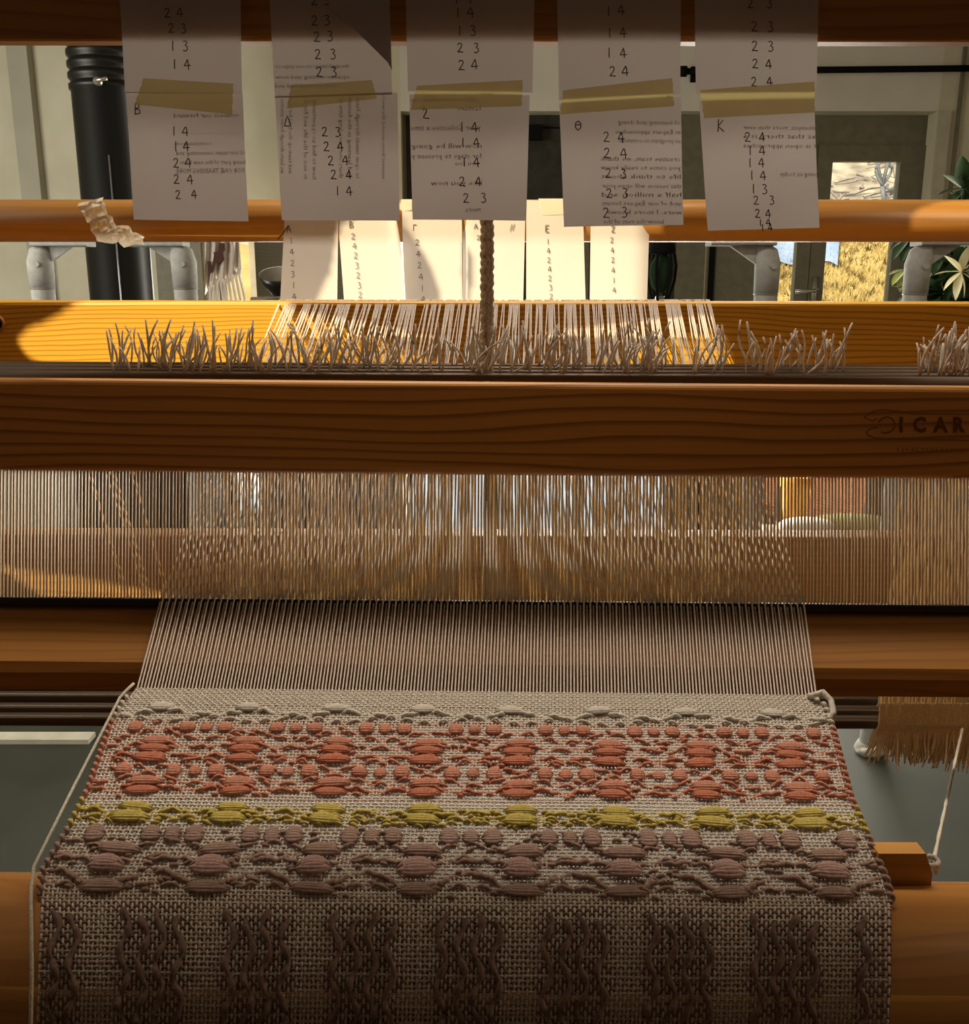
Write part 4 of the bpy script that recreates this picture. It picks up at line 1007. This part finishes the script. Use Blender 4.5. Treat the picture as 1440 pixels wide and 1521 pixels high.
def paper_fn(corners_px, Y, curl=0.0, ph=0.0):
    # corners (tl, tr, br, bl) in pixels -> function of (a, b) in 0..1 giving a point on the gently curled sheet
    tl, tr, br, bl = [W(u, v, Y) for u, v in corners_px]
    def f(a, b, off=0.0):
        a = np.asarray(a, float); b = np.asarray(b, float)
        P = ((1-a)*(1-b))[..., None]*tl+(a*(1-b))[..., None]*tr+(a*b)[..., None]*br+((1-a)*b)[..., None]*bl
        P = P.copy(); P[..., 1] += curl*(np.sin(a*math.pi+ph)*(.3+.7*b)+.35*np.sin(b*4+a*2+ph))-off
        return P
    return f
def sheet_mesh(f, na=14, nb=18, edge=None):
    a, b_ = np.meshgrid(np.linspace(0, 1, na+1), np.linspace(0, 1, nb+1), indexing='ij'); P = f(a, b_)
    if edge is not None: P = edge(P, a, b_)
    fc = [(i*(nb+1)+j, (i+1)*(nb+1)+j, (i+1)*(nb+1)+j+1, i*(nb+1)+j+1) for i in range(na) for j in range(nb)]
    return MB().add(P.reshape(-1, 3), fc)
def write(mb, Y, text, u, v, size, gap, f=None, wd=.00048, off=.0008, asp=.72):
    # centre pixel u, v; characters size px high
    x = u-(len(text)-1)*gap/2
    for i, ch in enumerate(text):
        if ch == ' ': continue
        for st in GL[ch]:
            pts = []
            jx, jy = random.uniform(-.05, .05), random.uniform(-.05, .05)
            for a, b_ in st:
                pts.append(W(x+i*gap+(a-.5+jx)*size*asp, v-(b_-.5+jy)*size, Y))
            pts = np.array(pts); pts[:, 1] = Y
            q = f(pts) if f else pts
            n = len(q); t = np.linspace(0, n-1, (n-1)*3+1); q = np.stack([np.interp(t, range(n), q[:, k]) for k in range(3)], 1)
            ribbon(mb, q-np.array([0, off, 0]), wd)
def proj_to(fn):                                      # bend plane points onto the curled sheet by inverse bilinear lookup
    a, b_ = np.meshgrid(np.linspace(-.05, 1.05, 45), np.linspace(-.05, 1.05, 45)); G = fn(a, b_).reshape(-1, 3)
    def f(pts):
        out = np.array(pts, float)
        for i, p_ in enumerate(out):
            d_ = (G[:, 0]-p_[0])**2+(G[:, 2]-p_[2])**2; k = np.argsort(d_)[:4]; w_ = 1/(d_[k]+1e-9); out[i, 1] = (G[k, 1]*w_).sum()/w_.sum()
        return out
    return f
PYb = TB0-.006
def big_note(label, up, low, tape, slit, lines_up, lines_low, letter, print_rows, Y=PYb, ph=0.0, vertical_print=None, up_print=None):
    r = thing('note_strip', label, 'paper note', tuple(W((low[0][0]+low[1][0])/2, low[0][1], Y)), 'long paper notes hung from the top beam')
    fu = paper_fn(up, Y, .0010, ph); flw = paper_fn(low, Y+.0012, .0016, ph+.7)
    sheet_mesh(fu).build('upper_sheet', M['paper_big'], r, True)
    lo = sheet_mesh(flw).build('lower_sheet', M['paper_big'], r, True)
    # tape
    ft_ = paper_fn(tape, Y-.0022, .0006, ph); 
    def ragged(P, a, b_):
        P = P.copy(); e = (a == 0)|(a == 1); P[..., 0] += np.where(e, .00025*np.sin(b_*31), 0); return P
    tp = sheet_mesh(ft_, 12, 8, ragged).build('masking_tape', M['tape'], r, True)
    pu, pl = proj_to(fu), proj_to(flw)
    m = MB()
    for t, u, v, sz, gp in lines_up: write(m, Y, t, u, v, sz, gp, pu)
    m.build('handwriting', M['ink'], r)
    m = MB()
    for t, u, v, sz, gp in lines_low: write(m, Y+.0012, t, u, v, sz, gp, pl)
    if letter: write(m, Y+.0012, letter[0], letter[1], letter[2], letter[3], 10, pl, off=.0008)
    m.build('handwriting', M['ink'], r)
    c_ = Y/F_PX*1.0
    m = MB(); any_ = False
    def put(body, uL, uR, v, h_px, vert=False, f=pl, YY=Y+.0012):
        V, F_ = text_mesh(body, 1.0, 0.0, 1.0, 1)
        V[:, 0] -= V[:, 0].min(); wtx = V[:, 0].max(); V[:, 0] = 1-V[:, 0]/wtx       # mirrored, seen from behind the sheet
        pts = []
        for x, y, _ in V:
            if vert: pts.append(W(uL+(y-.35)*h_px, v+x*(uR-v), YY))                  # runs down the sheet from v to uR
            else: pts.append(W(uL+x*(uR-uL), v-(y-.35)*h_px, YY))
        pts = f(np.array(pts)); pts[:, 1] -= .0004
        m.add(pts, F_)
    for body, uL, uR, v, h_px in (print_rows or []): put(body, uL, uR, v, h_px)
    for body, uL, uR, v, h_px in (up_print or []): put(body, uL, uR, v, h_px, f=pu, YY=Y)
    for body, uC, v0, v1, h_px in (vertical_print or []): put(body, uC, v1, v0, h_px, True)
    if m.n: m.build('print_showing_through', M['print'], r)
    return r
big_note('long paper note, leftmost, lettered B, with slanting tape, before black flue pipe',
    [(175, -40), (357, -40), (360, 139), (186, 138)], [(186, 137), (361, 139), (370, 329), (198, 326)],
    [(213, 116), (347, 124), (345, 170), (200, 155)], None,
    [('24', 258, 19, 14, 19), ('23', 264, 42, 14, 19), ('13', 266, 68, 15, 19), ('14', 269, 96, 15, 19)],
    [('14', 267, 195, 14, 17), ('14', 269, 218, 15, 16), ('24', 271, 242, 14, 18), ('24', 273, 267, 14, 20), ('24', 277, 289, 13, 24)],
    ('B', 205, 162, 17), [('connect our forward', 258, 356, 171, 10), ('........................', 284, 360, 196, 9), ('continuation', 262, 316, 213, 9), ('of our team connecting and', 262, 366, 227, 10), ('being part of the new form', 268, 366, 241, 10), ('FOR ONE TRAINING MORE', 262, 364, 254, 11)], ph=.3)
big_note('long paper note, second from left, with drawn triangle and folded corner above tape',
    [(398, -40), (575, -40), (583, 141), (408, 145)], [(408, 143), (591, 138), (594, 328), (418, 327)],
    [(432, 126), (553, 119), (560, 147), (426, 161)], None,
    [('23', 477, 1, 15, 19), ('23', 477, 31, 15, 19), ('23', 481, 55, 15, 20), ('23', 484, 81, 15, 23), ('23', 486, 107, 15, 22)],
    [('23', 493, 197, 14, 20), ('24', 496, 219, 14, 20), ('24', 503, 239, 14, 22), ('24', 508, 260, 14, 22), ('14', 511, 284, 14, 17)],
    ('D', 428, 180, 16), None, ph=1.2,
    up_print=[('the application on our page so', 409, 520, 98, 9), ('opinion writing and now', 409, 520, 114, 9), ('here you will find and', 409, 500, 127, 9)],
    vertical_print=[('we learn through forum practice', 420, 146, 258, 9), ('and team up the field for our', 432, 146, 258, 9), ('in one of the life and form', 455, 148, 266, 10), ('how to find an opportunity', 468, 148, 266, 10), ('there one more long time at', 508, 146, 265, 10), ('and learning in the forum', 521, 146, 265, 10), ('to open minds through form', 533, 146, 266, 10), ('interest from around the world', 571, 140, 266, 8)])
nt2 = [o for o in COL.objects if o.name.startswith('note_strip')][-1]
fo = MB(); q = [W(484, -40, PYb-.003), W(577, -40, PYb-.003), W(582, 104, PYb-.003), W(576, 92, PYb-.003), W(530, 46, PYb-.003), W(489, 10, PYb-.003)]
fo.add(q+[p_+np.array([0, .0012, 0]) for p_ in q], [tuple(range(6)), tuple(range(11, 5, -1))]+[(i, i+6, (i+1) % 6+6, (i+1) % 6) for i in range(6)]); fo.build('folded_flap', M['paper_big'], nt2)
big_note('long paper note, middle one of five, lettered Z, before the hanging cords',
    [(602, -40), (795, -40), (791, 138), (606, 135)], [(608, 140), (787, 142), (782, 328), (613, 326)],
    [(620, 127), (777, 119), (775, 158), (610, 163)], None,
    [('14', 688, -2, 15, 18), ('14', 690, 20, 15, 18), ('13', 693, 47, 15, 20), ('23', 696, 72, 14, 24), ('24', 696, 97, 15, 19)],
    [('14', 696, 190, 15, 18), ('14', 698, 213, 14, 20), ('14', 699, 242, 14, 18), ('24', 699, 271, 14, 24), ('23', 706, 295, 14, 26)],
    ('z', 633, 170, 15), [('after workshop', 610, 712, 148, 10), ('letters', 680, 714, 162, 9), ('your Collective x time', 610, 714, 190, 12), ('now will be going', 612, 716, 217, 11), ('for stage to present y', 612, 716, 232, 11), ('you too', 676, 712, 243, 10), ('like you now', 640, 716, 272, 11), ('more', 692, 714, 311, 11)], ph=2.0)
big_note('long paper note, fourth from left, lettered theta, tape with bright slit',
    [(827, -40), (1012, -40), (1011, 140), (831, 149)], [(831, 154), (1012, 144), (1016, 334), (838, 337)],
    [(837, 134), (999, 116), (1002, 158), (832, 170)], None,
    [('14', 913, 17, 15, 18), ('14', 915, 50, 15, 20), ('14', 915, 80, 15, 20), ('24', 919, 107, 15, 18)],
    [('24', 911, 205, 15, 22), ('24', 914, 229, 15, 24), ('23', 915, 258, 14, 23), ('23', 917, 288, 14, 24), ('23', 914, 316, 15, 28)],
    ('O', 859, 187, 14), [('of learning and doing', 918, 1011, 182, 10), ('in Expert approaches', 914, 1011, 196, 10), ('an program in common', 920, 1012, 209, 10), ('creative team, we thank', 892, 1011, 236, 10), ('you come to really know', 892, 1012, 249, 10), ('life to think about', 893, 1012, 262, 10), ('this session will open your', 894, 1013, 276, 10), ('half a million and', 894, 1013, 289, 10), ('end of our Expert forum', 894, 1013, 302, 10), ('were. I more known', 900, 1014, 315, 10), ('know the rest of the', 896, 986, 329, 10)], ph=2.9)
big_note('long paper note, rightmost, lettered K, wide bright slit in its tape',
    [(1031, -40), (1218, -40), (1214, 138), (1034, 140)], [(1038, 151), (1211, 147), (1219, 338), (1051, 343)],
    [(1040, 134), (1211, 121), (1211, 167), (1046, 176)], None,
    [('23', 1128, 6, 14, 28), ('23', 1132, 41, 15, 24), ('23', 1133, 69, 15, 24), ('24', 1131, 96, 14, 20), ('24', 1131, 122, 14, 23)],
    [('24', 1121, 204, 14, 21), ('14', 1123, 224, 14, 18), ('14', 1123, 242, 14, 17), ('14', 1125, 261, 14, 17), ('13', 1128, 281, 14, 17), ('23', 1135, 298, 13, 23), ('24', 1133, 318, 13, 16), ('14', 1135, 331, 10, 12), ('14', 1138, 338, 10, 12)],
    ('K', 1070, 188, 19), [('attempts, more than ever', 1104, 1214, 189, 10), ('as that there is a', 1104, 1214, 202, 10), ('it is open approaches', 1104, 1216, 216, 10), ('going us today.', 1158, 1218, 258, 10)], ph=3.9)

# small papers taped to the round bar
SPY = RY-RR-.002
def small_note(label, crn, letter, col, extra=None, ph=0.0, curl=.0012, ink='ink_blue', tape_px=None, edge=None):
    r = thing('small_note', label, 'paper note', tuple(W((crn[0][0]+crn[1][0])/2, crn[0][1], SPY)), 'small paper notes on the round bar')
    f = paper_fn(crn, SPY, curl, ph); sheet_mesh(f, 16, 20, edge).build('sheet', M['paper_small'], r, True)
    pr_ = proj_to(f); m = MB()
    if letter: write(m, SPY, letter[0], letter[1], letter[2], letter[3], 8, pr_, wd=.0008, off=.0012)
    for t, u, v, sz in col: write(m, SPY, t, u, v, sz, 8, pr_, wd=.0006, off=.0012)
    if m.n: m.build('handwriting', M[ink], r)
    if tape_px: sheet_mesh(paper_fn(tape_px, SPY-.0012, .0003, ph), 6, 4).build('tape', M['tissue'], r, True)
    return r, f
TOP = 300
def col_(seq, u0, v0, du, dv, sz): return [(c, u0+du*i, v0+dv*i, sz) for i, c in enumerate(seq)]
r, f = small_note('small paper lettered A, leftmost on the bar, half in shade', [(424, TOP), (503, TOP), (501, 470), (415, 470)], ('A', 430, 340, 11), col_('142314', 433, 358, .9, 16.5, 9), ph=.4, ink='ink')
m = MB(); q0, q1 = W(413, 356, SPY-.002), W(429, 335, SPY-.002); ribbon(m, [q0, (q0+q1)/2, q1], .0014); m.build('folded_corner_line', M['ink_blue'], r)
def curl_r(P, a, b_): P = P.copy(); k = np.clip((a-.82)/.18, 0, 1)*np.clip(1-b_*1.8, 0, 1); P[..., 1] -= .012*k; P[..., 0] -= .006*k*k; return P
small_note('small paper lettered B, second from left, its top right corner curling', [(500, TOP), (594, TOP), (602, 470), (513, 470)], ('B', 522, 333, 10), col_('2423232', 525, 351, 1.8, 14.6, 9), ph=1.1, edge=curl_r)
def curl_l(P, a, b_): P = P.copy(); k = np.clip((.3-a)/.3, 0, 1)*(.3+.7*np.sin(b_*3.0)); P[..., 1] -= .010*k*k; return P
small_note('small paper lettered gamma, third from left, crossed by a curved shadow', [(597, 297), (686, TOP), (688, 470), (604, 470)], ('G', 617, 339, 9), col_('24241 4'.replace(' ', ''), 620, 360, 1.9, 17, 9), ph=1.9, tape_px=[(596, 296), (612, 296), (612, 312), (594, 314)], edge=curl_l)
def curl_m(P, a, b_): P = P.copy(); k = np.clip((.12-a)/.12, 0, 1)*np.sin(np.clip(b_, 0, 1)*3.14); P[..., 1] += .008*k; return P
small_note('small paper lettered lambda, fourth from left, partly behind hanging cords', [(687, TOP), (781, TOP), (777, 470), (688, 470)], ('L', 707, 336, 8), [('2', 711, 353, 7), ('/', 759, 338, 10), ('/', 763, 338, 10)], ph=2.6, curl=.002, edge=curl_m)
small_note('small paper lettered E, fifth from left, with tape at its top', [(782, 297), (866, TOP), (871, 470), (782, 470)], ('E', 813, 340, 10), col_('1424232', 814, 359, .8, 13.6, 8), ph=3.3, tape_px=[(800, 295), (846, 295), (846, 318), (806, 320)])
def curl_e(P, a, b_): P = P.copy(); k = np.clip((a-.7)/.3, 0, 1); P[..., 1] += .007*k*k; return P
small_note('small paper lettered Z, rightmost on the bar, its right side in shade', [(878, TOP), (968, TOP), (963, 470), (876, 470)], ('Z', 911, 341, 9), col_('242414', 909, 357, .7, 14.8, 8), ph=4.0, edge=curl_e)

# crumpled strip of tape on the bar at left
r = None
b = MB(); cen = [(135, 298), (138, 308), (146, 322), (152, 336), (158, 347), (166, 350), (178, 348), (187, 352), (196, 356), (212, 356)]; wid = [21, 20, 18, 20, 18, 15, 17, 19, 14, 8]
n_, pts = 6, []
cen = np.array(cen, float); NT = 19; t = np.linspace(0, len(cen)-1, NT); cu_ = np.stack([np.interp(t, range(len(cen)), cen[:, i]) for i in (0, 1)], 1); wu = np.interp(t, range(len(wid)), wid)
tn = np.gradient(cu_, axis=0); tn /= np.linalg.norm(tn, axis=1)[:, None]
fold = [random.uniform(-1, 1) for _ in range(NT)]
for i in range(NT):
    for k in range(n_+1):
        s_ = (k/n_-.5)*2; nx_, ny_p = -tn[i, 1], tn[i, 0]; e_ = abs(s_)
        u = cu_[i, 0]+nx_*wu[i]*s_*.95+fold[i]*3*e_; v = max(cu_[i, 1]+ny_p*wu[i]*s_*.75+fold[(i+3) % NT]*3*e_, 290)
        pts.append(W(u, v, SPY-.003-.0035*abs(fold[(i+5) % NT])-.003*abs(((i*.5+k*.45) % 2)-1)))
f = [(i*(n_+1)+k, i*(n_+1)+k+1, (i+1)*(n_+1)+k+1, (i+1)*(n_+1)+k) for i in range(NT-1) for k in range(n_)]
b.add(pts, f); o = b.build('crumpled_tape', M['tissue'])
tag(o, 'crumpled cream strip of tape stuck over the left of the round bar', 'tape')
